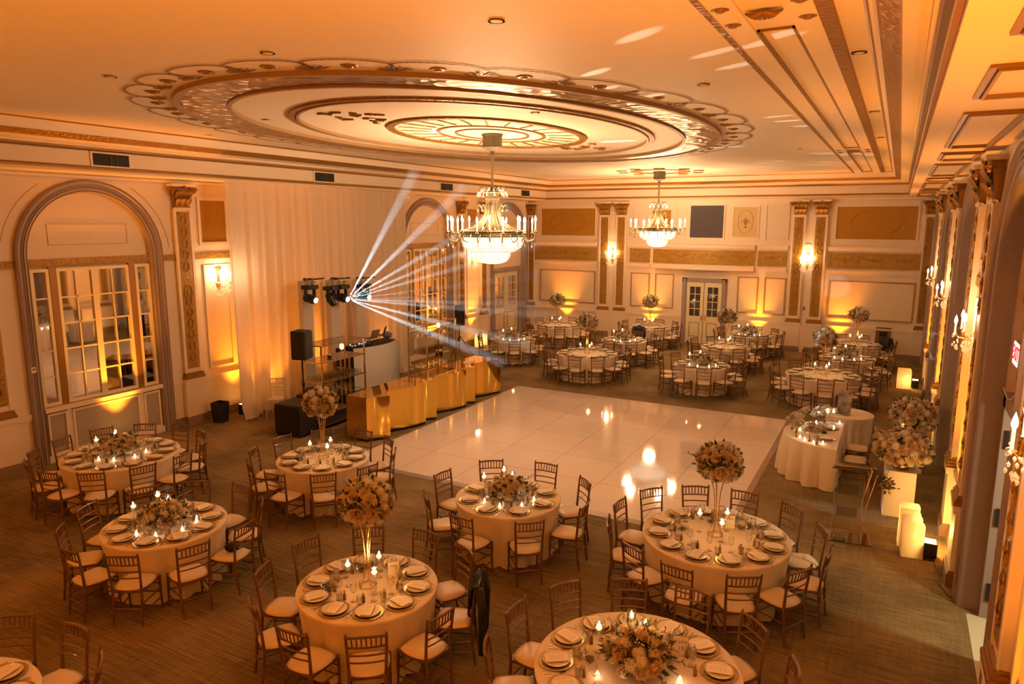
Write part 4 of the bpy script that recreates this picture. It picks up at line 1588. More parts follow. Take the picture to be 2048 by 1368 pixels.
for y0, nm in ((11.62, 'near'), (15.68, 'far')):
    r = empty('hurricane_lamp', (-11.5, y0 + 1.0, 1.563), 0, 'glowing yellow candle globe on glass stem on the %s shelf unit' % nm, 'candle holder')
    MB().lathe([(0, 0), (.045, 0), (.01, .02), (.012, .06), (.02, .07), (.01, .09), (.015, .13)], 12).obj('glass_stem', CRYST, r)
    MB().lathe([(.015, .13), (.05, .16), (.055, .22), (.04, .27), (0, .272)], 14).obj('glowing_globe', emat('globe_glow', (1, .62, .14), 2.2) if 'g' == 'x' else WAX, r)
    r = empty('small_bowl', (-11.55, y0 + .62, 1.563), 0, 'little dark bowl with pale flowers on the %s shelf unit' % nm, 'bowl')
    MB().lathe([(0, 0), (.04, 0), (.06, .05), (.05, .05), (0, .02)], 12).obj('bowl_body', BLACKG, r)
    m = MB()
    for k in range(8):
        m.ball((random.uniform(-.035, .035), random.uniform(-.035, .035), .065), .02, 1)
    m.obj('blossoms', FLOWER[0], r)
    r = empty('crystal_candlestick', (-11.5, y0 + .28, 1.563), 0, 'clear crystal candlestick on the %s shelf unit' % nm, 'candlestick')
    MB().lathe([(0, 0), (.045, 0), (.012, .03), (.03, .07), (.01, .1), (.03, .14), (.012, .17), (.04, .2), (0, .2)], 12).obj('candlestick_body', CRYST, r)

# ------------------------------------------------------------------ DJ booth, lights on totems, speakers
root = empty('dj_booth', (-12.1, 14.6, 0), 0, 'curved glossy white DJ facade with black table behind the bar', 'DJ booth')
m = MB()
n = 20
pf = []
for k in range(n + 1):
    s_ = k / n
    y = -.95 + 1.95 * s_
    x = .05 + .28 * (1 - (2 * s_ - 1) ** 2) - .05 * s_
    pf.append((x, y))
for (a, b), (c, d) in zip(pf, pf[1:]):
    m.quad((a, b, 0), (c, d, 0), (c, d, 1.50), (a, b, 1.50))
    m.quad((a - .03, b, 1.50), (c - .03, d, 1.50), (c, d, 1.50), (a, b, 1.50))
m.obj('curved_facade', mat('white_gloss', (.66, .64, .60), .12), root, smooth=False)
autosmooth(bpy.data.objects['curved_facade'], 30)
m = MB()
idx = [m.pt((x - .04, y, 1.46)) for x, y in pf]
idx += [m.pt((-.55, 1.0, 1.46)), m.pt((-.55, -.95, 1.46))]
m.face(idx)
m.box(-.55, -.5, -.95, 1.0, 0, 1.46)
m.box(-.5, .02, -.95, -.90, .0, 1.45)
m.obj('table', BLACK, root)
m = MB()
for z in (.45, .95, 1.3):
    m.box(-.52, 0, -.97, -.95, z, z + .03)
m.box(-.1, -.06, -.975, -.95, 0, 1.4)
m.box(-.4, -.36, -.975, -.95, 0, 1.4)
m.obj('rack_rail', mat('rack_steel', (.5, .42, .32), .4, .7), root)
r = empty('dj_mixer', (-12.25, 14.05, 1.475), 0, 'black DJ mixer with tiny blue white lights', 'mixer')
MB().box(-.18, .18, -.32, .38, 0, .06).obj('mixer_body', BLACKG, r)
m = MB()
for k in range(18):
    x, y = random.uniform(-.15, .16), random.uniform(-.3, .3)
    m.lathe([(.012, .06), (.01, .085), (0, .085)], 6, (x, y, 0))
m.obj('knobs', BLACK, r)
m = MB()
for k in range(12):
    x, y = random.uniform(-.16, .17), random.uniform(-.3, .36)
    m.box(x - .008, x + .008, y - .008, y + .008, .062, .068)
m.obj('lights', emat('led_blue', (.4, .6, 1), 5), r)
def laptop(loc, rz, lab, lid=LINEC):
    r = empty('laptop', loc, rz, lab, 'laptop')
    m = MB()
    m.box(-.16, .16, -.11, .11, .16, .175)
    for sx in (-.14, .14):
        m.bar((sx, .08, 0), (sx, -.05, .16), .006)
        m.bar((sx, -.08, 0), (sx, -.08, .16), .006)
    m.obj('keyboard_base', BLACKG, r)
    R = Matrix.Translation((0, -.11, .175)) @ Matrix.Rotation(math.radians(18), 4, 'X')
    MB().box(-.16, .16, -.01, 0, 0, .24, M=R).obj('screen', lid, r)
laptop((-12.22, 14.55, 1.475), PI / 2, 'open silver laptop on stand on the DJ table', mat('laptop_silver', (.30, .25, .20), .4, .5))
laptop((-12.34, 15.05, 1.475), PI / 2 + .5, 'open black laptop at far end of the DJ table', BLACK)
r = empty('gear_bag', (-12.36, 15.42, 1.48), .4, 'slouched gray equipment bag at far end of the DJ table', 'bag')
MB().ball((0, 0, .115), .13, 2, (1.1, .9, .80), .03).obj('bag_body', mat('bag_gray', (.15, .13, .12), .8), r, smooth=True)

def head_light(x, y, z, rz, tilt, lab, lit=True, group='moving head lights on totems'):
    r = empty('moving_head_light', (x, y, z), rz, lab, 'stage light', group)
    m = MB()
    m.box(-.14, .14, -.17, .17, .22, .32)
    bevel(m.obj('base_box', BLACK, r), .015)
    m = MB()
    m.box(-.04, .04, -.17, -.13, -.08, .23)
    m.box(-.04, .04, .13, .17, -.08, .23)
    m.obj('yoke', BLACK, r)
    R = Matrix.Rotation(tilt, 4, 'Y')
    m = MB()
    m.lathe([(0, -.17), (.09, -.16), (.115, -.05), (.115, .08), (.09, .17), (.075, .175)], 20, M=Matrix.Translation((0, 0, -.02)) @ R)
    m.obj('head', BLACKG, r, smooth=False)
    m = MB()
    m.lathe([(0, .178), (.065, .178), (.065, .185), (0, .19)], 20, M=Matrix.Translation((0, 0, -.02)) @ R)
    m.obj('lens', MATS['beam_lens'] if lit else BLACKG, r)
    m = MB()
    for sy in (-.1, .1):
        m.lathe([(.02, .32), (.03, .34), (.035, .40), (.03, .41)], 8, (0, sy, 0))
        m.bar((-.05, sy, .40), (.05, sy, .42), .012)
        m.bar((0, sy, .41), (0, sy, .48), .012)
        m.ball((0, sy, .49), .022, 1)
    m.bar((0, -.2, .38), (0, .2, .38), .018, n=8)
    m.obj('clamp', BRASSD, r)
    return r
MATS['beam_lens'] = emat('beam_lens', (.80, .97, 1), 25)
HEADS = [(-12.72, 12.90, 2.84, 'moving head light on the near totem, left of the shelf unit'), (-12.72, 13.64, 2.76, 'dark moving head light turned away on the middle totem'),
         (-12.72, 14.05, 2.76, 'moving head light throwing the bright white fan'), (-12.72, 14.92, 2.72, 'moving head light on the far totem')]
for i, (x, y, z, n) in enumerate(HEADS):
    a = PI / 2 + [.05, .25, .05, .0][i] - PI / 2
    head_light(x, y, z, a, [1.75, 2.6, 1.75, 1.65][i], n, lit=i != 1)
for i, (y, n) in enumerate(((13.12, 'closest to the near speaker'), (14.1, 'in the middle'), (15.12, 'closest to the DJ laptop'))):
    r = empty('light_totem', (-13.12, y, 0), 0, 'tall totem in stretched white fabric ' + n, 'light totem', 'white fabric light totems')
    m = MB()
    zt = 3.29 - .05 * i
    m.box(-.06, .10, -.17, .17, .04, zt - .05)
    m.obj('fabric_cover', CURT, r)
    m = MB()
    m.box(-.14, .3, -.3, .3, 0, .03)
    m.bar((0, 0, .0), (0, 0, zt), .03, n=8)
    m.bar((.0, 0, zt), (.36, 0, zt), .02, n=8)
    m.bar((.34, -.34, zt), (.34, .34, zt), .02, n=8)
    m.obj('pole', BLACK, r)

def speaker(x, y, z0, rz, lab, h=.64, w=.36):
    root = empty('loudspeaker', (x, y, z0), rz, lab, 'loudspeaker')
    m = MB()
    m.box(-w / 2, w / 2, -.17, .17, 0, h)
    bevel(m.obj('cabinet', BLACK, root), .03, 3)
    MB().box(-w / 2 + .02, w / 2 - .02, -.185, -.17, .03, h - .03).obj('grille', mat('speaker_grille', (.02, .02, .022), .45) if 'speaker_grille' not in MATS else MATS['speaker_grille'], root)
    MB().box(-.06, .06, -.03, .03, h, h + .02).obj('handle', BLACKG, root)
    return root
sroot = empty('subwoofer', (-11.58, 11.15, 0), .1, 'large black subwoofer box on the carpet under the near speaker', 'subwoofer')
m = MB()
m.box(-.36, .36, -.30, .36, .04, .72)
bevel(m.obj('cabinet', BLACK, sroot), .02, 2)
MB().box(-.33, .33, -.315, -.30, .08, .68).obj('grille', MATS['speaker_grille'] if 'speaker_grille' in MATS else BLACKG, sroot)
m = MB()
for sx in (-.3, .3):
    for sy in (-.25, .3):
        m.lathe([(.03, 0), (.035, .04)], 10, (sx, sy, 0))
m.obj('foot', BLACKG, sroot)
r = empty('speaker_pole', (-11.45, 11.28, .72), 0, 'black pole between the subwoofer and near speaker', 'speaker pole')
MB().bar((0, 0, 0), (0, 0, .98), .019, n=10).obj('pole_tube', BLACK, r)
MB().lathe([(.03, .35), (.035, .37), (.035, .42), (.03, .44)], 10).obj('collar', BLACKG, r)
speaker(-11.45, 11.28, 1.70, .55 + PI / 2 - .25, 'black loudspeaker on pole above the subwoofer')
r = empty('speaker_stand', (-13.4, 20.75, 0), 0, 'black tripod stand under the far loudspeaker', 'speaker stand')
MB().bar((0, 0, .1), (0, 0, 1.12), .019, n=10).obj('pole_tube', BLACK, r)
for k in range(3):
    a = 2 * PI * k / 3 + .4
    MB().bar((0, 0, .75), (.5 * cos(a), .5 * sin(a), .02), .014, n=8).obj('leg', BLACK, r)
speaker(-13.4, 20.75, 1.12, .6 + PI / 2, 'black loudspeaker on tripod at far end of the bar shelves', h=.68)

# black case / bin at the curtain's foot
r = empty('black_bin', (-13.85, 10.95, 0), .2, 'black fabric covered bin at foot of the white curtain', 'bin')
m = MB()
m.lathe([(.17, 0), (.2, .3), (.21, .48), (.19, .48), (.17, .1)], 4, M=Matrix.Rotation(PI / 4, 4, 'Z'))
m.obj('bin_body', BLACK, r)
# clutter at the base of the curtain by the sub
r = empty('flight_case', (-12.3, 12.55, 0), .3, 'black flight case piled with cloth behind the near speaker', 'case')
m = MB()
m.box(-.4, .4, -.3, .3, 0, .55)
bevel(m.obj('case_body', BLACK, r), .02)
m = MB()
m.ball((0, 0, .6), .3, 2, (1.1, .8, .35), .12)
m.obj('draped_cloth', BLACK, r, smooth=True)
r = empty('cushion_bag', (-12.4, 11.85, 0), .1, 'clear bag of crumpled cushions beside the flight case', 'bag')
MB().ball((0, 0, .17), .3, 2, (1, .8, .6), .1).obj('bag_body', mat('bag_tan', (.5, .38, .28), .4), r, smooth=True)

# ------------------------------------------------------------------ banquet chairs
def in_view(p, mg=60):
    d = Vector(p) - Vector((0, 0, CAMZ))
    z = d.dot(fwd)
    if z < .5:
        return False
    x = 1024 + FPX * d.dot(r2) / z
    y = 684 - FPX * d.dot(u2) / z
    return -mg < x < 2048 + mg and -mg < y < 1368 + mg

def make_chair():
    """seat faces +x, origin on the floor below the seat centre"""
    root = empty('banquet_chair', (0, 0, 0), 0, 'x x x x', 'chair', 'wooden chiavari chairs with ivory cushions')
    # cushion, slightly domed with a waisted front
    m = MB()
    n = 8
    top = []
    for i in range(n + 1):
        row = []
        for j in range(n + 1):
            u, v = -1 + 2 * i / n, -1 + 2 * j / n
            su, sv = u * math.sqrt(1 - v * v * .30), v * math.sqrt(1 - u * u * .30)
            z = .448 + .038 * (1 - max(abs(u), abs(v)) ** 4)
            row.append(m.pt((su * .205 + .01, sv * (.205 + .012 * u) * 1.0, z)))
        top.append(row)
    for i in range(n):
        for j in range(n):
            m.face((top[i][j], top[i + 1][j], top[i + 1][j + 1], top[i][j + 1]))
    edge = [top[0][j] for j in range(n + 1)] + [top[i][n] for i in range(1, n + 1)] + [top[n][j] for j in range(n - 1, -1, -1)] + [top[i][0] for i in range(n - 1, 0, -1)]
    lo = [m.pt((m.v[k][0] * .97, m.v[k][1] * .97, .436)) for k in edge]
    for k in range(len(edge)):
        k2 = (k + 1) % len(edge)
        m.face((edge[k], edge[k2], lo[k2], lo[k]))
    m.face(lo)
    m.obj('cushion', CUSH, root, smooth=True)
    m = MB()
    for a, b in (((-.18, -.17), (.19, -.195)), ((-.18, .17), (.19, .195)), ((.19, -.195), (.19, .195)), ((-.18, -.17), (-.18, .17))):
        m.bar((*a, .425), (*b, .425), .018)
    m.obj('seat_frame', CHAIRW, root)
    for sy in (-1, 1):
        P = [(.19, sy * .195, .44), (.195, sy * .197, .2), (.20, sy * .2, 0)]
        MB().tube(P, [.018, .015, .013], 6).obj('leg', CHAIRW, root)
    for sy in (-1, 1):
        P = [(-.225, sy * .165, 0), (-.195, sy * .17, .22), (-.18, sy * .172, .44), (-.195, sy * .178, .62), (-.215, sy * .187, .80), (-.232, sy * .190, .905), (-.234, sy * .190, .925)]
        MB().tube(P, [.013, .016, .018, .016, .014, .014, .007], 6).obj('rear_leg', CHAIRW, root)
    m = MB()
    def bx(z):
        return -.18 - (z - .44) * .04 - max(0, z - .6) * .13
    for z, r in ((.885, .014), (.775, .010), (.685, .010), (.60, .009)):
        w = .172 + (z - .44) * .04
        P = [(bx(z) - .022 * (1 - (k / 2 - 1) ** 2), w * (k / 2 - 1), z + (.008 * (1 - (k / 2 - 1) ** 2) if z > .8 else 0)) for k in range(5)]
        m.tube(P, r, 5)
    for k in range(7):
        y = (k - 3) * .046
        q = y / .18
        m.bar((bx(.775) - .022 * (1 - q * q), y * .97, .775), (bx(.885) - .022 * (1 - q * q), y, .885), .008, n=5)
    m.obj('backrest', CHAIRW, root)
    m = MB()
    for z in (.15, .27):
        for sy in (-1, 1):
            m.bar((-.20, sy * .17, z), (.195, sy * .198, z), .009, n=5)
    m.bar((.197, -.198, .22), (.197, .198, .22), .009, n=5)
    m.bar((.196, -.198, .33), (.196, .198, .33), .009, n=5)
    m.bar((-.20, -.17, .21), (-.20, .17, .21), .009, n=5)
    m.obj('stretcher', CHAIRW, root)
    return root
chair0 = make_chair()
chair_used = []
def put_chair(x, y, rz, lab, grp=None):
    if not chair_used:
        chair0.location = (x, y, 0)
        chair0.rotation_euler = (0, 0, rz)
        chair0['label'] = lab
        c = chair0
    else:
        c = dup(chair0, (x, y, 0), rz, lab)
    if grp:
        c['group'] = grp
    chair_used.append(c)
    return c

# ------------------------------------------------------------------ tables, cloths
def cloth_mesh(R, seed):
    rnd = random.Random(seed)
    H = .762
    m = MB()
    n = 144
    nfold = 17
    ph = [rnd.uniform(0, 6.28) for _ in range(4)]
    amps = [rnd.uniform(.5, 1.25) for _ in range(nfold)]
    rows = []
    c = m.pt((0, 0, H))
    prof = [(R * .5, H, 0), (R - .012, H, 0), (R, H - .006, 0), (R - .002, H - .03, .03), (R - .025, H - .12, .25), (R - .05, H - .25, .55), (R - .062, H - .42, .85), (R - .064, H - .58, 1.0), (R - .060, .08, 1.08), (R - .056, .012, 1.1)]
    for (r, z, f) in prof:
        row = []
        for k in range(n):
            t = 2 * PI * k / n
            w = (t * nfold / (2 * PI) + .25 * sin(2 * t + ph[0]))
            a = amps[int(w) % nfold] * (1 - (w % 1)) + amps[(int(w) + 1) % nfold] * (w % 1)
            fold = (abs(sin(PI * w)) ** .8 - .72) * .075 * a + .006 * sin(5 * t + ph[1])
            rr = r + f * fold
            row.append(m.pt((rr * cos(t), rr * sin(t), z + (.012 * sin(nfold * t) if f > 1.05 and z < .05 else 0))))
        rows.append(row)
    for k in range(n):
        m.face((c, rows[0][k], rows[0][(k + 1) % n]))
    for A, B in zip(rows, rows[1:]):
        for k in range(n):
            m.face((A[k], A[(k + 1) % n], B[(k + 1) % n], B[k]))
    return m.mesh('tablecloth', CLOTH, smooth=True)
CM = {(r, s): cloth_mesh(r, s) for r in (.768, .925) for s in (1, 2)}
TT = .764
def me_lathe(name, prof, n, mt, smooth=True):
    return MB().lathe(prof, n).mesh(name, mt, smooth)
ME_CH = me_lathe('charger', [(0, .004), (.10, .004), (.115, .008), (.16, .016), (.165, .016), (.163, .012), (.1, 0), (0, 0)], 28, CHARG)
ME_PL = me_lathe('plate', [(0, .018), (.08, .018), (.125, .03), (.128, .03), (.09, .012), (0, .012)], 24, PLATE)
ME_WG = me_lathe('wine_glass', [(0, .0), (.034, 0), (.034, .003), (.004, .008), (.004, .085), (.02, .10), (.037, .135), (.036, .17), (.029, .205), (.028, .205), (.034, .17), (.034, .135), (.018, .103), (0, .1)], 14, GLASS)
ME_TG = me_lathe('water_glass', [(0, 0), (.03, 0), (.035, .10), (.033, .10), (.028, .006), (0, .006)], 12, GLASS)
def napkin_me():
    m = MB()
    m.box(-.055, .055, -.105, .105, .0, .012)
    o = m.mesh('folded_napkin', CARD)
    return o
ME_NP = napkin_me()
def ink_me():
    m = MB()
    rnd = random.Random(5)
    for k in range(7):
        y = .07 - .021 * k
        x = -.035
        while x < .032:
            w = rnd.uniform(.006, .014)
            m.quad((x, y, .0126), (x + w, y, .0126), (x + w, y + .004, .0126), (x, y + .004, .0126))
            x += w + .005
    return m.mesh('script_lines', INK)
ME_INK = ink_me()
def fork_me():
    m = MB()
    m.box(-.004, .004, -.10, .04, 0, .003)
    m.box(-.011, .011, .04, .055, 0, .003)
    for k in range(4):
        x = -.010 + .0062 * k
        m.box(x, x + .003, .055, .10, 0, .003)
    return m.mesh('fork', SILV)
def knife_me():
    m = MB()
    m.box(-.005, .005, -.11, -.0, 0, .004)
    m.quad((-.006, 0, .002), (.008, 0, .002), (.006, .10, .002), (-.004, .115, .002))
    m.box(-.006, .006, 0, .10, 0, .003)
    return m.mesh('knife', SILV)
ME_FK, ME_KN = fork_me(), knife_me()
ME_BT = me_lathe('bottle_body', [(0, 0), (.017, 0), (.018, .05), (.016, .062), (.008, .072), (.008, .085), (0, .085)], 10, BOTTLE)
ME_CK = me_lathe('cork', [(0, .085), (.009, .085), (.010, .105), (0, .106)], 8, CORK)
FL_PROF = [(0, 0), (.007, .004), (.010, .014), (.006, .028), (0, .045)]
ME_FL = me_lathe('flame', FL_PROF, 8, FLAME)
def raw(name, me, parent=None, loc=(0, 0, 0), rz=0, lab=None, cat=None, group=None, scale=None):
    o = bpy.data.objects.new(name, me)
    o.location = loc
    o.rotation_euler = (0, 0, rz)
    if scale:
        o.scale = (scale,) * 3 if not isinstance(scale, tuple) else scale
    COL.objects.link(o)
    if parent:
        o.parent = parent
    if lab:
        tag(o, lab, cat, group)
    return o

# ------------------------------------------------------------------ flowers
def rose_me(mt, nm):
    m = MB()
    rnd = random.Random(2)
    for ring, (r, z, tilt, n) in enumerate(((.012, .012, .1, 3), (.024, .004, .35, 5), (.036, -.006, .7, 6), (.046, -.018, 1.1, 7))):
        for k in range(n):
            a = 2 * PI * k / n + ring * .5
            w = .9 * 2 * PI * r / n + .012
            h = .034
            out = sin(tilt) * h
            up_ = cos(tilt) * h
            c, s_ = cos(a), sin(a)
            tx, ty = -s_, c
            b0 = (r * .5 * c, r * .5 * s_, z - .01)
            p1 = (r * c - tx * w * .6, r * s_ - ty * w * .6, z)
            p2 = (r * c + tx * w * .6, r * s_ + ty * w * .6, z)
            q1 = ((r + out) * c - tx * w * .5, (r + out) * s_ - ty * w * .5, z + up_)
            q2 = ((r + out) * c + tx * w * .5, (r + out) * s_ + ty * w * .5, z + up_)
            q0 = ((r + out * 1.15) * c, (r + out * 1.15) * s_, z + up_ * 1.1)
            i = [m.pt(p) for p in (b0, p1, q1, q0, q2, p2)]
            m.face((i[0], i[1], i[2], i[3]))
            m.face((i[0], i[3], i[4], i[5]))
    m.ball((0, 0, -.012), .036, 1)
    return m.mesh(nm, mt, smooth=True)
def hydra_me(mt, nm):
    m = MB()
    rnd = random.Random(9)
    m.ball((0, 0, 0), .060, 2, (1, 1, .85), .05)
    for k in range(70):
        z = 1 - 2 * (k + .5) / 70
        if z < -.7:
            continue
        a = k * 2.39996
        rr = math.sqrt(1 - z * z)
        n = Vector((rr * cos(a), rr * sin(a), z * .85))
        x = n.cross(Vector((0, 0, 1)) if abs(n.z) < .9 else Vector((1, 0, 0))).normalized()
        y = n.cross(x)
        c = n * rnd.uniform(.062, .072)
        for q in range(4):
            t = PI / 2 * q + rnd.uniform(0, .6)
            d = (x * cos(t) + y * sin(t)) * .015
            e = (x * cos(t + .8) + y * sin(t + .8)) * .014
            m.quad(c, c + d + n * .004, c + (d + e) * .75 + n * .007, c + e + n * .003)
    return m.mesh(nm, mt)
def tiny_me(mt, nm):
    m = MB()
    rnd = random.Random(12)
    for k in range(12):
        m.ball((rnd.uniform(-.05, .05), rnd.uniform(-.05, .05), rnd.uniform(-.05, .05)), .009, 1)
    return m.mesh(nm, mt)
BLO = [('rose', rose_me(FLOWER[1], 'rose')), ('rose', rose_me(FLOWER[2], 'rose')), ('hydrangea', hydra_me(FLOWER[0], 'hydrangea')), ('hydrangea', hydra_me(FLOWER[1], 'hydrangea')), ('filler_flower', tiny_me(FLOWER[0], 'filler')), ('rose', rose_me(FLOWER[0], 'rose'))]
def foliage_me(R, sc, seed, n=150, zlo=-1, out=1.15):
    m = MB()
    rnd = random.Random(seed)
    m.ball((0, 0, 0), R * .72, 2, sc, .15)
    for k in range(n):
        z = rnd.uniform(zlo, 1)
        a = rnd.uniform(0, 2 * PI)
        rr = math.sqrt(max(0, 1 - z * z))
        d = Vector((rr * cos(a) * sc[0], rr * sin(a) * sc[1], z * sc[2]))
        base = d * R * rnd.uniform(.78, 1.06)
        dirv = (d + Vector((rnd.uniform(-.5, .5), rnd.uniform(-.5, .5), rnd.uniform(-.3, .5)))).normalized()
        side = dirv.cross(Vector((rnd.uniform(-1, 1), rnd.uniform(-1, 1), rnd.uniform(-1, 1)))).normalized()
        L = rnd.uniform(.05, .10)
        w = L * .28
        tip = base + dirv * L
        mid = base + dirv * L * .45
        up_ = side.cross(dirv) * w * .35
        i = [m.pt(p) for p in (base, mid + side * w, tip, mid - side * w, mid - up_)]
        m.face((i[0], i[1], i[4]))
        m.face((i[1], i[2], i[4]))
        m.face((i[2], i[3], i[4]))
        m.face((i[3], i[0], i[4]))
    # trailing sprigs
    for k in range(9):
        a = rnd.uniform(0, 2 * PI)
        z = rnd.uniform(-.5, .9)
        rr = math.sqrt(1 - z * z)
        p = Vector((rr * cos(a) * sc[0], rr * sin(a) * sc[1], z * sc[2])) * R
        dv = Vector((p.x, p.y, p.z * .6)).normalized()
        q = p + dv * rnd.uniform(.08, .16) + Vector((0, 0, rnd.uniform(-.06, .06)))
        m.bar(p * .8, q, .003)
        for j in range(6):
            t = .3 + .7 * j / 5
            c = p + (q - p) * t
            s2 = Vector((rnd.uniform(-1, 1), rnd.uniform(-1, 1), rnd.uniform(-1, 1))).normalized() * .03
            i = [m.pt(x) for x in (c, c + s2 * .6 + dv * .012, c + s2 + dv * .02, c + s2 * .6 - dv * .006)]
            m.face(i)
    return m.mesh('foliage', LEAF)
def bouquet(parent, R, sc, zc, seed, n=26, zlo=-.75):
    rnd = random.Random(seed)
    f = raw('foliage', foliage_me(R, sc, seed, zlo=zlo), parent, (0, 0, zc))
    f['kind'] = 'stuff'
    for k in range(n):
        z = 1 - (1 - zlo) * (k + .5) / n
        a = k * 2.39996 + rnd.uniform(-.2, .2)
        rr = math.sqrt(max(0, 1 - z * z))
        d = Vector((rr * cos(a) * sc[0], rr * sin(a) * sc[1], z * sc[2]))
        p = d * R * rnd.uniform(.84, 1.06)
        kind = [2, 3, 0, 2, 1, 4, 3, 0][rnd.randrange(8)]
        nm, me = BLO[kind]
        o = raw(nm, me, parent, (p.x, p.y, p.z + zc))
        o.rotation_euler = d.to_track_quat('Z', 'Y').to_euler()
        s_ = rnd.uniform(.66, 1.0) * (R / .24) ** .25 * (1.25 if kind < 2 else 1)
        o.scale = (s_,) * 3
def candle_glass(parent_loc, h, lab, stem=True):
    """floating candle in a glass"""
    r = empty('floating_candle', parent_loc, 0, lab, 'candle', 'floating candles in glass')
    if stem:
        prof = [(0, 0), (.035, 0), (.035, .004), (.004, .01), (.004, h - .10), (.03, h - .085), (.042, h - .04), (.04, h + .02), (.038, h + .02), (.040, h - .04), (.028, h - .082), (0, h - .09)]
    else:
        prof = [(0, 0), (.042, 0), (.042, h + .04), (.040, h + .04), (.040, .008), (0, .008)]
    raw('glass_holder', me_lathe('glass_holder', prof, 16, GLASS), r)
    raw('water', me_lathe('water', [(0, h - .075 if stem else .01), (.022 if stem else .039, h - .075 if stem else .01), (.036, h - .03), (0, h - .03)], 14, WATER), r)
    raw('wax_disc', me_lathe('wax', [(0, h - .04), (.02, h - .04), (.034, h - .018), (.030, h - .008), (0, h - .01)], 14, WAX), r)
    raw('flame', ME_FL, r, (0, 0, h - .006), scale=1.15)
    return r
PT = {}
PT['tallglass'] = candle_glass((0, 0, 0), .27, 'x x x x')
PT['cyl1'] = candle_glass((0, 0, 0), .30, 'x x x x', False)
PT['cyl2'] = candle_glass((0, 0, 0), .22, 'x x x x', False)
v = empty('votive_candle', (0, 0, 0), 0, 'x x x x', 'votive candle', 'small votive candles')
raw('glass_cup', me_lathe('cup', [(0, 0), (.022, 0), (.028, .05), (.026, .05), (.020, .005), (0, .005)], 12, GLASS), v)
raw('glowing_wax', me_lathe('vw', [(0, .006), (.019, .006), (.022, .03), (0, .032)], 12, VOTIVE), v)
raw('flame', ME_FL, v, (0, 0, .032), scale=.8)
PT['votive'] = v

lo = empty('low_centerpiece', (0, 0, 0), 0, 'x x x x', 'flower arrangement', 'low flower arrangements')
raw('bowl_vase', me_lathe('bowl', [(0, 0), (.08, 0), (.11, .07), (.10, .08), (0, .07)], 20, GOLDM), lo)
bouquet(lo, .22, (1.15, 1.15, .62), .13, 21, 34, -.25)
PT['low'] = lo
ta = empty('tall_centerpiece', (0, 0, 0), 0, 'x x x x', 'flower arrangement', 'tall flower arrangements')
m = MB()
for k in range(5):
    a0 = 2 * PI * k / 5
    c, s_ = cos(a0), sin(a0)
    m.tube([(.105 * c, .105 * s_, .006), (.035 * c, .035 * s_, .16), (.028 * c, .028 * s_, .40), (.045 * c, .045 * s_, .58), (.085 * c, .085 * s_, .74)], .0055, 5)
    c1, s1 = cos(a0 + 2 * PI / 5), sin(a0 + 2 * PI / 5)
    m.bar((.105 * c, .105 * s_, .006), (.105 * c1, .105 * s1, .006), .006)
    m.bar((.085 * c, .085 * s_, .74), (.085 * c1, .085 * s1, .74), .005)
m.obj('gold_wire_stand', GOLDM, ta)
bouquet(ta, .25, (1.08, 1.08, .92), .97, 5, 48, -.85)
PT['tall'] = ta
used_pt = set()
def put(kind, loc, rz, lab, grp=None, scale=None):
    o = PT[kind]
    if kind not in used_pt:
        used_pt.add(kind)
        o.location = loc
        o.rotation_euler = (0, 0, rz)
        o['label'] = lab
        if grp:
            o['group'] = grp
        if scale:
            PT[kind] = o
        return o
    return dup(o, loc, rz, lab, grp, scale=scale)

# ------------------------------------------------------------------ set every table
ORD = ['first', 'second', 'third', 'fourth', 'fifth', 'sixth', 'seventh', 'eighth', 'ninth', 'tenth', 'eleventh', 'twelfth']
TABLES = [  # name, x, y, radius, seats, phase, centrepiece, near, phrase
    ('corner table cut by the frame', -6.61, 2.25, .768, 10, 125, 'low', 1),
    ('front row table with tall bouquet', -4.83, 5.57, .768, 10, -50, 'tall', 1),
    ('front row table before the radiator table', -8.23, 5.53, .768, 10, -57, 'low', 1),
    ('table by the radiator grille', -11.47, 7.01, .925, 12, -50, 'low', 1),
    ('table in front of the bar', -8.28, 8.53, .768, 10, -47, 'tall', 1),
    ('small table at dance floor front edge', -4.70, 8.54, .768, 8, -47, 'low', 1),
    ('large table at dance floor front corner', -1.76, 8.73, .925, 12, -65, 'tall', 1),
    ('large table with number card, bottom edge', -1.76, 5.61, .925, 12, 142, 'low', 1),
    ('far table by the left doors', -11.34, 20.95, .768, 10, -60, 'low', 0),
    ('table in the far left corner', -11.44, 24.73, .925, 12, -61, 'tall', 0),
    ('large table behind the bar end', -8.11, 19.73, .925, 12, -83, 'tall', 0),
    ('second row far table under chandelier', -7.96, 22.64, .768, 10, -59, 'low', 0),
    ('end wall table before the double door', -8.14, 26.05, .768, 10, -55, 'tall', 0),
    ('middle table past the dance floor', -4.60, 19.70, .768, 10, -73, 'low', 0),
    ('middle table facing the double door', -4.65, 23.0, .768, 10, -57, 'tall', 0),
    ('end wall table past the double door', -4.46, 26.0, .768, 10, -57, 'low', 0),
    ('large table behind the photo sign', -1.48, 19.95, .925, 12, -82, 'tall', 0),
    ('second row table near sconce wall', -1.07, 22.83, .768, 10, -80, 'low', 0),
    ('table in the far right corner', -.96, 25.7, .768, 10, -62, 'tall', 0),
]
random.seed(11)
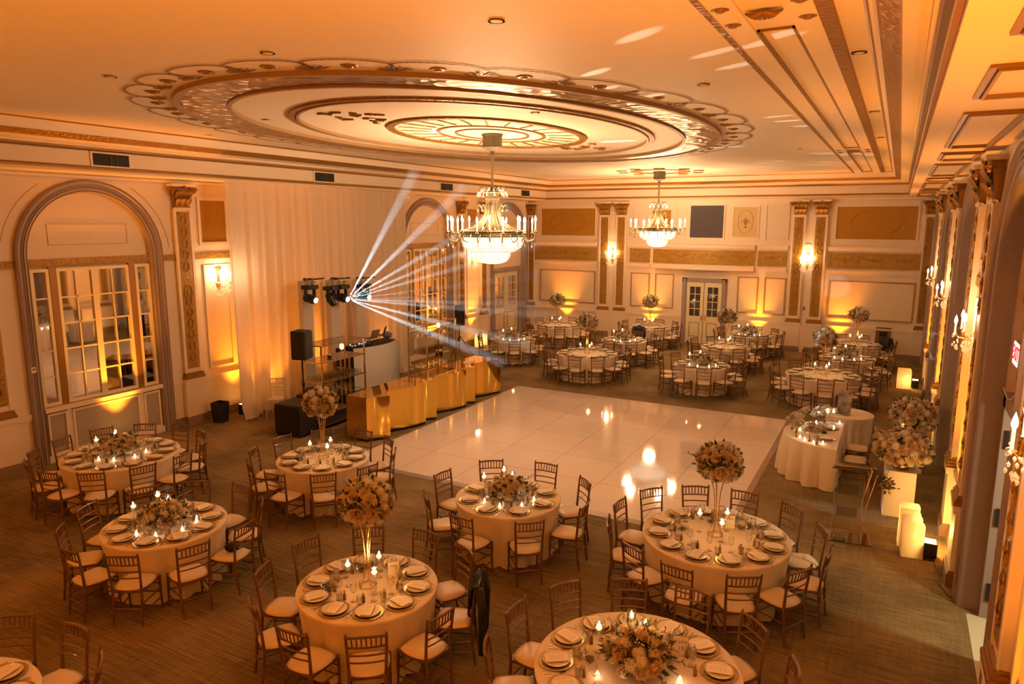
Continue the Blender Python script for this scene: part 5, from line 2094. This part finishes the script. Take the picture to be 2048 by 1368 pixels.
for ti, (ph, X, Y, R, N, ang0, cen, near) in enumerate(TABLES):
    root = empty('banquet_table', (X, Y, 0), random.uniform(0, 6), 'round table in ivory floor-length linen, ' + ph, 'table', 'round banquet tables')
    raw('tablecloth', CM[(R, 1 + ti % 2)], root)
    raw('tabletop', me_lathe('top', [(0, .72), (R - .03, .72), (R - .03, .75), (0, .75)], 32, WHITE), root)
    rch = .955 if R < .8 else 1.10
    rpl = R - .20
    # order the seats clockwise starting with the one closest to the camera
    angs = [math.radians(ang0 + 360 * k / N) for k in range(N)]
    ca = math.atan2(-Y, -X)
    angs.sort(key=lambda a: (ca - a + 1e-6 + PI / N) % (2 * PI))
    for k, a in enumerate(angs):
        dr, da = random.uniform(-.005, .035), random.uniform(-.10, .10)
        cx, cy = X + (rch + dr) * cos(a), Y + (rch + dr) * sin(a)
        pos = ORD[k] + ' clockwise from camera side'
        if in_view((cx, cy, .8)) and cy < YB - .35:
            put_chair(cx, cy, a + PI + da, 'wooden chiavari chair, %s, %s' % (pos, ph), 'chairs at the ' + ph)
        px, py = X + rpl * cos(a), Y + rpl * sin(a)
        if not in_view((px, py, TT), 30):
            continue
        r = raw('charger_plate', ME_CH, None, (px, py, TT), 0, 'gold charger plate, %s, %s' % (pos, ph), 'plate', 'charger plates at the ' + ph)
        raw('dinner_plate', ME_PL, r)
        np_ = raw('menu_napkin', ME_NP, None, (px, py, TT + .031), a + PI / 2 + random.uniform(-.25, .25), 'folded white menu napkin, %s, %s' % (pos, ph), 'menu napkin', 'menu napkins at the ' + ph)
        if near:
            raw('script_lines', ME_INK, np_)
        ga = a + .19 * (.768 / R)
        q = (X + (rpl - .23) * cos(ga), Y + (rpl - .23) * sin(ga), TT)
        raw('wine_glass', ME_WG, None, q, 0, 'clear stemmed wine glass, %s, %s' % (pos, ph), 'wine glass', 'wine glasses at the ' + ph)
        if near:
            ga = a + .42 * (.768 / R)
            q = (X + (rpl - .17) * cos(ga), Y + (rpl - .17) * sin(ga), TT)
            raw('water_glass', ME_TG, None, q, 0, 'clear water tumbler, %s, %s' % (pos, ph), 'glass', 'water tumblers at the ' + ph)
            ga = a - .12
            q = (X + (rpl - .215) * cos(ga), Y + (rpl - .215) * sin(ga), TT)
            b = raw('mini_bottle', ME_BT, None, q, 0, 'tiny amber favor bottle, %s, %s' % (pos, ph), 'small bottle', 'favor bottles at the ' + ph)
            raw('cork', ME_CK, b)
            t_ = (-sin(a), cos(a))
            for sg, nm, me in ((-1, 'fork', ME_FK), (1, 'knife', ME_KN)):
                q = (px + sg * t_[0] * .192 - .01 * cos(a), py + sg * t_[1] * .192 - .01 * sin(a), TT)
                raw(nm, me, None, q, a + PI / 2, 'steel %s, %s, %s' % (nm, pos, ph), nm, nm + 's at the ' + ph)
        elif N == 12 or ti % 2:
            pass
    if cen == 'low':
        if in_view((X, Y, .9), 120):
            put('low', (X, Y, TT), random.uniform(0, 6), 'low white and blush flower arrangement on ' + ph, scale=1.0 if R < .8 else 1.12)
        back = ca + PI
        for j, (kd, da, rr) in enumerate((('cyl1', .18, .36), ('cyl2', -.18, .35), ('tallglass', 1.15, .39))):
            q = (X + rr * cos(back + da), Y + rr * sin(back + da), TT)
            if in_view(q, 20):
                put(kd, q, 0, '%s floating candle behind the low flowers, %s' % (('tall cylinder', 'short cylinder', 'stemmed')[j], ph))
        for j, da in enumerate((-1.0, -.3, .5, 1.2)):
            q = (X + .40 * cos(ca + da), Y + .40 * sin(ca + da), TT)
            if in_view(q, 20):
                put('votive', q, 0, '%s tiny votive before the low flowers, %s' % (ORD[j], ph))
        lp_ = (X + .30 * cos(back), Y + .30 * sin(back), TT + .42)
    else:
        put('tall', (X, Y, TT), random.uniform(0, 6), 'tall white and blush bouquet on gold stand, ' + ph)
        for j, da in enumerate((.0, 2.1, 4.2)):
            q = (X + .21 * cos(ca + .35 + da), Y + .21 * sin(ca + .35 + da), TT)
            put('tallglass', q, 0, '%s stemmed floating candle around the gold stand, %s' % (ORD[j], ph))
        lp_ = (X + .21 * cos(ca + .35), Y + .21 * sin(ca + .35), TT + .33)
    if Y > 3:
        lamp('POINT', 'candle_glow', lp_, 3.5, (1, .48, .14), size=.05)
    if near and Y > 3:
        for j, (rr, da) in enumerate(((.42, 2.3), (.38, 3.3), (.42, -1.6)) if R > .8 or cen == 'tall' else ((.46, 2.2), (.46, -1.85))):
            q = (X + rr * cos(ca + da), Y + rr * sin(ca + da), TT)
            r = raw('salad_bowl', me_lathe('sb', [(0, 0), (.045, 0), (.085, .045), (.082, .045), (.045, .006), (0, .006)], 20, GLASS), None, q, 0, '%s glass appetizer bowl on %s' % (ORD[j], ph), 'bowl', 'appetizer bowls')
            mm = MB()
            for k in range(9):
                mm.ball((random.uniform(-.035, .035), random.uniform(-.035, .035), .025), .02, 1, (1, 1, .8), .2)
            raw('food', mm.mesh('food', SALAD), r)

def number_card(x, y, z, rz, lab, lines, ph=None):
    r = empty('table_card', (x, y, z), rz, lab, 'table card')
    MB().box(-.065, .065, -.002, .002, .005, .185).obj('card', CARD, r)
    m = MB()
    for a, b in (((-.068, .0), (-.068, .19)), ((.068, 0), (.068, .19)), ((-.068, .19), (.068, .19)), ((-.068, .0), (.068, .0))):
        m.bar((a[0], 0, a[1] + .003), (b[0], 0, b[1] + .003), .003)
    m.bar((-.068, -.03, .003), (-.068, .03, .003), .003)
    m.bar((.068, -.03, .003), (.068, .03, .003), .003)
    m.obj('gold_frame', GOLDM, r)
    for t_, z_, s_ in lines:
        sign_text(t_, r, (0, -.0035, z_), (PI / 2, 0, 0), s_, INK, ext=.0005)
    return r
number_card(-1.76 + .30, 5.61 + .36, TT, .35, 'gold framed table number card reading Table 13', (('Table', .14, .05), ('13', .07, .06)))
number_card(-4.83 + .14, 5.57 + .28, TT, .9, 'gold framed menu card behind the tall gold stand, front row table', (('Table', .14, .04),))
number_card(-1.76 + .12, 8.73 + .26, TT, .3, 'gold framed menu card behind the tall gold stand, dance floor corner table', (('Table', .14, .04),))

# ------------------------------------------------------------------ half-round sweetheart table
SX, SY = -.66, 14.2
def halfround():
    rnd = random.Random(31)
    root = empty('sweetheart_table', (SX, SY, 0), 0, 'half-round head table in ivory linen at the dance floor corner', 'table')
    R = .97
    H = .762
    m = MB()
    # outline: straight edge at x=0 from y=-R to y=R, curve towards -x
    out = []
    n = 70
    for k in range(n + 1):
        t = PI / 2 + PI * k / n
        out.append((R * cos(t) * 1.04, R * sin(t), t))
    for k in range(1, 24):
        out.append((.0, -R + 2 * R * k / 24, None))
    rows = []
    for (z, f) in ((H, 0), (H - .01, .02), (H - .12, .3), (H - .3, .7), (H - .5, 1.0), (.10, 1.15), (.012, 1.2)):
        row = []
        for i, (x, y, t) in enumerate(out):
            s_ = i / len(out)
            w = abs(sin(s_ * 2 * PI * 6.5 + .6)) * .11 + .02 * sin(s_ * 60)
            if t is not None:
                nx, ny = cos(t), sin(t)
            else:
                nx, ny = .4, 0
            row.append(m.pt((x + nx * f * w, y + ny * f * w, z)))
        rows.append(row)
    m.face(rows[0])
    for A, B in zip(rows, rows[1:]):
        for k in range(len(A)):
            k2 = (k + 1) % len(A)
            m.face((A[k], A[k2], B[k2], B[k]))
    autosmooth(m.obj('tablecloth', CLOTH, root), 60)
    m = MB()
    m.face([m.pt((x * .97, y * .97, .74)) for x, y, t in out])
    m.obj('tabletop', WHITE, root)
halfround()
for k, (yy, w) in enumerate(((14.62, 'closer to the photo sign'), (13.86, 'closer to the lectern'))):
    put_chair(SX + .30, yy, PI, 'wooden chiavari chair at the half-round table, ' + w, 'chairs at the half-round table')
    r = raw('charger_plate', ME_CH, None, (SX - .22, yy, TT), 0, 'gold charger plate on the half-round table, ' + w, 'plate', 'charger plates on the half-round table')
    raw('dinner_plate', ME_PL, r)
    raw('menu_napkin', ME_NP, None, (SX - .22, yy, TT + .031), .1, 'folded napkin on the half-round table, ' + w, 'menu napkin', 'napkins on the half-round table')
    for sg, nm, me in ((-1, 'fork', ME_FK), (1, 'knife', ME_KN)):
        raw(nm, me, None, (SX - .22, yy + sg * .2, TT), PI / 2, 'steel %s on the half-round table, %s' % (nm, w), nm, nm + 's on the half-round table')
r = empty('clutch_bowl', (SX - .3, 14.24, TT), 0, 'small dark bowl between the two half-round table settings', 'bowl')
MB().lathe([(0, 0), (.05, 0), (.07, .04), (.06, .04), (0, .01)], 14).obj('bowl_body', BLACKG, r)
for k, (dx, dy) in enumerate(((-.50, -.42), (-.34, -.50), (-.42, -.30), (-.30, .72), (-.46, .62), (-.20, .80))):
    o = dup(PT['tallglass'], (SX + dx, SY + dy, TT), 0, '%s stemmed floating candle on the half-round table, from the lectern side' % ORD[k], 'floating candles on the half-round table')
for k, (dx, dy) in enumerate(((-.25, -.72), (-.40, -.76), (-.56, -.66), (-.66, -.52), (-.72, .0), (-.60, .35), (-.16, .45), (-.08, .86), (-.80, .22))):
    dup(PT['votive'], (SX + dx, SY + dy, TT), 0, '%s tiny votive on the half-round table, from the lectern side' % ORD[k], 'votives on the half-round table')
rnd = random.Random(8)
BV = me_lathe('bud_vase', [(0, 0), (.022, 0), (.026, .04), (.012, .08), (.014, .11), (.010, .11), (0, .02)], 10, BOTTLE)
for k in range(9):
    t = 2.0 + 2.3 * k / 8
    x, y = SX + .86 * cos(t) * 1.0, SY + .86 * sin(t)
    if k % 2:
        x += .07
    b = raw('bud_vase', BV, None, (x, y, TT), 0, '%s bud vase of ranunculus along the half-round table rim' % ORD[8 - k], 'bud vase', 'bud vases on the half-round table')
    mm = MB()
    for j in range(2):
        mm.bar((0, 0, .08), (.03 * (j - .5), .02 * (j - .5), .20 + .05 * j), .0025)
    mm.obj('flower_stem', LEAF, b)
    for j in range(3):
        nm, me = BLO[5 if j != 1 else 0]
        o = raw('ranunculus', me, b, (.035 * (j - 1) + rnd.uniform(-.01, .01), rnd.uniform(-.03, .03), .20 + .06 * j + rnd.uniform(-.02, .03)), rnd.uniform(0, 6), scale=1.25)
# ------------------------------------------------------------------ small round table with photo sign
root = empty('cocktail_table', (-.62, 16.05, 0), 0, 'small round table in ivory linen behind the half-round table', 'table')
raw('tablecloth', cloth_mesh(.47, 5), root)
raw('tabletop', me_lathe('top', [(0, .72), (.44, .72), (.44, .75), (0, .75)], 24, WHITE), root)
r = empty('photo_sign', (-.72, 15.92, TT), -.55, 'large printed photograph sign standing on the small round table', 'photo sign')
m = MB()
PICT = bpy.data.materials.new('photo_print')
t = nt(PICT)
b_ = t.nodes['Principled BSDF']
b_.inputs['Roughness'].default_value = .2
tc = t.nodes.new('ShaderNodeTexCoord')
n_ = t.nodes.new('ShaderNodeTexNoise')
n_.inputs['Scale'].default_value = 7
n_.inputs['Detail'].default_value = 3
t.links.new(tc.outputs['Object'], n_.inputs['Vector'])
cr = t.nodes.new('ShaderNodeValToRGB')
cr.color_ramp.elements[0].position = .42
cr.color_ramp.elements[0].color = (.03, .03, .025, 1)
cr.color_ramp.elements[1].position = .6
cr.color_ramp.elements[1].color = (.45, .40, .33, 1)
t.links.new(n_.outputs['Fac'], cr.inputs[0])
t.links.new(cr.outputs[0], b_.inputs['Base Color'])
MB().box(-.15, .15, -.004, .004, .02, .50).obj('print', PICT, r)
MB().box(-.16, .16, -.008, -.005, .0, .51).obj('acrylic_sleeve', ACRYL, r)
MB().box(-.16, .16, -.10, .06, 0, .012).obj('clear_base', ACRYL, r)

# ------------------------------------------------------------------ flower pedestals
def pedestal(x, y, rz, lab1, lab2, seed, w=.44, h=.77):
    r = empty('pedestal', (x, y, 0), rz, lab1, 'pedestal', 'white flower pedestals')
    bevel(MB().box(-w / 2, w / 2, -w / 2, w / 2, 0, h).obj('box', WHITE, r), .004)
    f = empty('pedestal_arrangement', (x, y, h + .002), rz, lab2, 'flower arrangement', 'large pedestal flower arrangements')
    raw('bowl_vase', me_lathe('bowl', [(0, 0), (.12, 0), (.15, .08), (.14, .09), (0, .08)], 20, GOLDM), f)
    bouquet(f, .37, (1.08, 1.08, .85), .31, seed, 84, -.6)
    return r
pedestal(.33, 12.72, .06, 'white box pedestal beside the acrylic lectern', 'large white and blush flower arrangement on pedestal beside the lectern', 41)
pedestal(.52, 15.2, .0, 'white box pedestal hidden behind the closer flower arrangement', 'large white flower arrangement on pedestal further from the lectern', 42)
# hanging tendril of the near arrangement
m = MB()
m.tube([(-.02, 12.45, .85), (-.10, 12.40, .66), (-.12, 12.40, .45), (-.10, 12.41, .36)], .004, 5)
for k in range(12):
    z = .8 - .038 * k
    m.quad((-.09, 12.41, z), (-.13 - .02 * (k % 2), 12.39, z + .01), (-.12, 12.38, z - .03), (-.08, 12.40, z - .02))
o = m.obj('trailing_vine', LEAF)
pa = [q for q in bpy.data.objects if q.name == 'pedestal_arrangement'][0]
bpy.context.view_layer.update()
o.parent = pa
o.matrix_parent_inverse = Matrix.LocRotScale(pa.location, pa.rotation_euler, None).inverted()

# ------------------------------------------------------------------ acrylic lectern
r = empty('lectern', (-.28, 11.28, 0), .15, 'clear acrylic lectern with two curved copper rods', 'lectern')
R = Matrix.Translation((-.02, .05, 1.08)) @ Matrix.Rotation(-.42, 4, 'X') @ Matrix.Rotation(.0, 4, 'Z')
m = MB()
m.box(-.27, .27, -.20, .22, 0, .012, M=R)
m.box(-.27, .27, -.215, -.20, 0, .05, M=R)
m.box(-.28, -.27, -.20, .22, -.01, .03, M=R)
m.box(.27, .28, -.20, .22, -.01, .03, M=R)
m.obj('reading_top', thin_glass('lectern_acrylic', (.95, .93, .9), .22, .08), r)
EDGE = mat('acrylic_edge', (.75, .70, .62), .15, trans=.3)
m = MB()
for a_, b_2 in (((-.28, -.21), (.28, -.21)), ((.28, -.21), (.28, .22)), ((.28, .22), (-.28, .22)), ((-.28, .22), (-.28, -.21))):
    m.bar(R @ Vector((*a_, .01)), R @ Vector((*b_2, .01)), .007)
m.obj('acrylic_edge', EDGE, r)
m = MB()
for xx in (-.27, .13):
    m.bar((xx, -.012, .02), (xx, -.012, 1.02), .004)
m.obj('sheet_edge', EDGE, r)
MB().box(-.27, .13, -.02, -.005, .02, 1.02).obj('front_sheet', ACRYL, r)
MB().box(-.33, .28, -.22, .24, 0, .018).obj('base_sheet', ACRYL, r)
for k, (dx, dy) in enumerate(((.20, .10), (.24, -.10))):
    MB().tube([(dx, dy, .018), (dx - .07, dy + .02, .30), (dx - .07, dy + .03, .55), (dx - .01, dy + .05, .80), (dx + .05, dy + .08, 1.05)], .007, 6).obj('copper_rod', mat('rose_copper', (.85, .50, .38), .2, .9) if 'rose_copper' not in MATS else MATS['rose_copper'], r)
for (zz, w) in ((.34, .16), (.70, .16)):
    MB().box(-.22, .06, -.024, -.021, zz, zz + w).obj('etched_panel', thin_glass('etched', (.8, .72, .66), .15, .2), r)
m = MB()
for k in range(6):
    m.box(-.2 + .07 * k, -.15 + .07 * k, -.12, .18, .013, .018, M=R)
m.obj('papers', mat('clear_papers', (.7, .6, .52), .3), r)
r2_ = empty('microphone_box', (-.42, 11.12, .019), .1, 'small dark connector box on the lectern base', 'connector box')
MB().box(-.09, .09, -.025, .025, 0, .05).obj('box', BRASSD, r2_)
m = MB()
for k in range(3):
    m.lathe([(.012, 0), (.012, .004)], 8, (-.05 + .05 * k, 0, .05))
m.obj('sockets', BLACK, r2_)
r3_ = empty('flower_bunch', (.13, 11.30, .93), 0, 'small blush flower bunch tied to the lectern corner', 'flowers')
for k in range(5):
    raw('rose', BLO[1][1], r3_, (random.uniform(-.05, .05), random.uniform(-.05, .05), random.uniform(-.10, .03)), scale=.7)
raw('foliage', foliage_me(.07, (1, 1, 1.3), 77, 24), r3_)['kind'] = 'stuff'

# ------------------------------------------------------------------ glowing frosted boxes hiding the uplights
def glow_box(x, y, rz, h, w, lab, grp='glowing frosted boxes'):
    r = empty('glowing_box', (x, y, 0), rz, lab, 'glowing box', grp)
    m = MB()
    # three-sided frosted screen with rounded top corner
    for (a, b) in (((-w / 2, -w / 2), (w / 2, -w / 2)), ((-w / 2, -w / 2), (-w / 2, w / 2)), ((-w / 2, w / 2), (w / 2, w / 2))):
        A, B = Vector((*a, 0)), Vector((*b, 0))
        P = [A, B, B + Vector((0, 0, h - .06)), A + (B - A) * .92 + Vector((0, 0, h - .01)), A + (B - A) * .85 + Vector((0, 0, h)), A + Vector((0, 0, h))]
        m.face([m.pt(p) for p in P])
    m.obj('frosted_shell', LUMI, r)
    return r
glow_box(.52, 11.13, .1, .55, .27, 'shorter glowing frosted box in front, by the exit door arch')
glow_box(.48, 11.48, .0, .60, .27, 'taller glowing frosted box behind, by the exit door arch')
glow_box(.50, 17.30, .0, .62, .30, 'glowing frosted box behind the flower pedestals')
glow_box(.46, 23.0, .0, .55, .36, 'glowing frosted box beside the second row table near sconce wall')
glow_box(-13.72, 22.75, .0, .5, .36, 'glowing frosted box beside the far speaker')
for x, y, z, e_ in ((.74, 11.42, .36, 38), (.56, 17.3, .3, 12), (.55, 23.05, .25, 12), (-13.72, 22.75, .25, 10)):  # added fill lamps for the boxes; the first also throws amber on the pedestal
    lamp('POINT', 'box_fill', (x, y, z), e_, (1, .50, .12), size=.07)
r = empty('white_candle', (.55, 16.75, 0), 0, 'white pillar candle box partly hidden by pedestal flowers', 'candle')
bevel(MB().box(-.11, .11, -.11, .11, 0, .34).obj('candle_body', WAX, r), .01)
m = MB()
m.tube([(.72, 17.15, .22), (.80, 16.9, .02), (.75, 16.6, .015), (.85, 16.2, .015), (.80, 15.7, .015)], .008, 6)
tag(m.obj('power_cable', BLACK), 'black cable on carpet behind the flower pedestals', 'cable')

# ------------------------------------------------------------------ coats and the white chair by the curtain
def coat(x, y, rz, lab, h=.5, w=.42, hang=.42, mt=BLACK):
    r = empty('jacket', (x, y, 0), rz, lab, 'jacket', 'jackets hung over chair backs')
    m = MB()
    n = 10
    prof = [(-.30, .90 - hang), (-.285, .70), (-.265, .86), (-.25, .955), (-.215, .965), (-.19, .93), (-.165, .80), (-.155, .62)]
    rows = []
    rnd = random.Random(int(x * 100))
    for i, (px, pz) in enumerate(prof):
        row = []
        for k in range(n + 1):
            s_ = k / n
            yy = (s_ - .5) * w * (1 + .10 * (i < 2))
            row.append(m.pt((px + .02 * sin(9 * s_ + i) - (.012 if i < 3 else 0), yy, pz - .05 * abs(s_ - .5) * 2 + .012 * sin(14 * s_))))
        rows.append(row)
    for A, B in zip(rows, rows[1:]):
        for k in range(n):
            m.face((A[k], A[k + 1], B[k + 1], B[k]))
    o = m.obj('jacket_cloth', mt, r, smooth=True)
    s_ = o.modifiers.new('thick', 'SOLIDIFY')
    s_.thickness = .02
    m = MB()
    for sy in (-1, 1):
        m.tube([(-.27, sy * w * .48, .90), (-.31, sy * w * .54, .68), (-.30, sy * w * .52, .90 - hang - .12)], [.05, .05, .035], 8)
    m.obj('sleeve', mt, r, smooth=True)
def chair_at(lab_part, k):
    for c in chair_used:
        if lab_part in c['label'] and c['label'].split(', ')[1].startswith(ORD[k]):
            return c
    return None
def nearest_chair(x, y):
    return min(chair_used, key=lambda c: (c.location.x - x) ** 2 + (c.location.y - y) ** 2)
NAVY = mat('navy_cloth', (.012, .014, .022), .8)
for (x, y, lab, hang) in ((-3.72, 6.15, 'black jacket with sleeves draped over a front row chair back', .62), (-7.85, 24.95, 'dark navy jacket over a chair back at the end wall table before the door', .32), (-.2, 26.4, 'dark jacket over a chair back in the far right corner', .3)):
    c = nearest_chair(x, y)
    coat(c.location.x, c.location.y, c.rotation_euler.z, lab, hang=hang, mt=NAVY)
c = nearest_chair(-7.15, 5.55)
r = empty('handbag', (c.location.x, c.location.y, .487), .4, 'small dark patterned handbag resting on a chair cushion', 'handbag')
MB().ball((0, 0, .055), .08, 2, (1.2, .7, .7), .06).obj('bag_body', NAVY, r, smooth=True)
# white chair
WCH = mat('chair_white', (.72, .62, .50), .4)
wc = dup(chair0, (-13.05, 11.95, 0), -1.0, 'pale white chiavari chair alone in front of the curtain', 'lone pale chair')
for o in kids(wc):
    o.data = o.data.copy()
    o.data.materials.clear()
    o.data.materials.append(WCH)
# box on the floor edges
r = empty('floor_box', (-.75, 9.75, 0), .3, 'small dark floor outlet cover on the carpet by the large front corner table', 'floor outlet')
MB().box(-.08, .08, -.08, .08, 0, .006).obj('cover', BRASSD, r)

# ------------------------------------------------------------------ light thrown by the moving heads: fan of beams shaped by haze cones, gobo streaks on the ceiling
HX = (-12.52, 14.06, 2.705)
hz = bpy.data.materials.new('haze_cones')
t = nt(hz)
t.nodes.remove(t.nodes['Principled BSDF'])
vs = t.nodes.new('ShaderNodeVolumeScatter')
vs.inputs['Density'].default_value = .22
vs.inputs['Anisotropy'].default_value = .35
t.links.new(vs.outputs[0], t.nodes['Material Output'].inputs['Volume'])
hroot = empty('haze_cones', (0, 0, 0), 0, 'fan of haze cones shaped as the white beams in front of the curtain', 'haze')
hroot['kind'] = 'stuff'
for tx, ty, tz in ((-9.5, 12.41, 5.18), (-9.5, 13.31, 4.64), (-9.5, 14.33, 4.29), (-9.5, 15.0, 4.0), (-9.5, 15.6, 3.70), (-9.5, 16.77, 3.15), (-9.5, 17.94, 2.64), (-9.5, 16.6, 2.52), (-9.5, 15.71, 2.44), (-9.5, 14.28, 2.22), (-9.5, 13.64, 2.06)):
    lamp('SPOT', 'haze_beam', HX, 4500 if ty > 16.7 else 11000, (.70, .92, 1), target=(tx, ty, tz), size=.012, angle=3.0, blend=.4)
    d = Vector((tx, ty, tz)) - Vector(HX)
    L = 5.2
    q = d.to_track_quat('Z', 'Y').to_matrix().to_4x4()
    o = MB().lathe([(.012, .06), (.012 + .026 * L, L)], 10, HX, M=q).obj('beam_cone', hz, hroot)  # haze fills only this cone, shaped like the beam so the shaft shows
for x, y, e, an in ((-2.28, 6.61, 1.0, .9), (-3.24, 7.94, 1.0, .9), (-3.45, 8.9, .7, .6), (-3.3, 9.4, .7, .5), (-3.1, 9.7, .8, .6), (-2.48, 9.76, .7, .5), (-1.8, 7.6, .8, .8), (-1.7, 8.31, .8, .5), (-1.12, 7.19, 1, .8),
                 (-1.9, 12.5, .8, .5), (-1.8, 13.1, .8, .5), (-1.65, 13.9, .8, .5), (-4.5, 22.2, .9, .5), (-3.6, 21.9, .9, .5), (-3.18, 21.4, .9, .5), (-2.26, 23.3, .9, .5), (-2.0, 22.4, .9, .5), (-1.38, 22.2, .9, .5), (-3.9, 23.2, .9, .5)):
    lamp('SPOT', 'ceiling_streak', HX, 9500 * e, (1, .93, .80), target=(x, y, ZC), size=.01, angle=an, blend=.8)

# the lamps above stand in for the tiny glowing meshes when light is sampled
for m_ in bpy.data.materials:
    m_.cycles.emission_sampling = 'NONE'
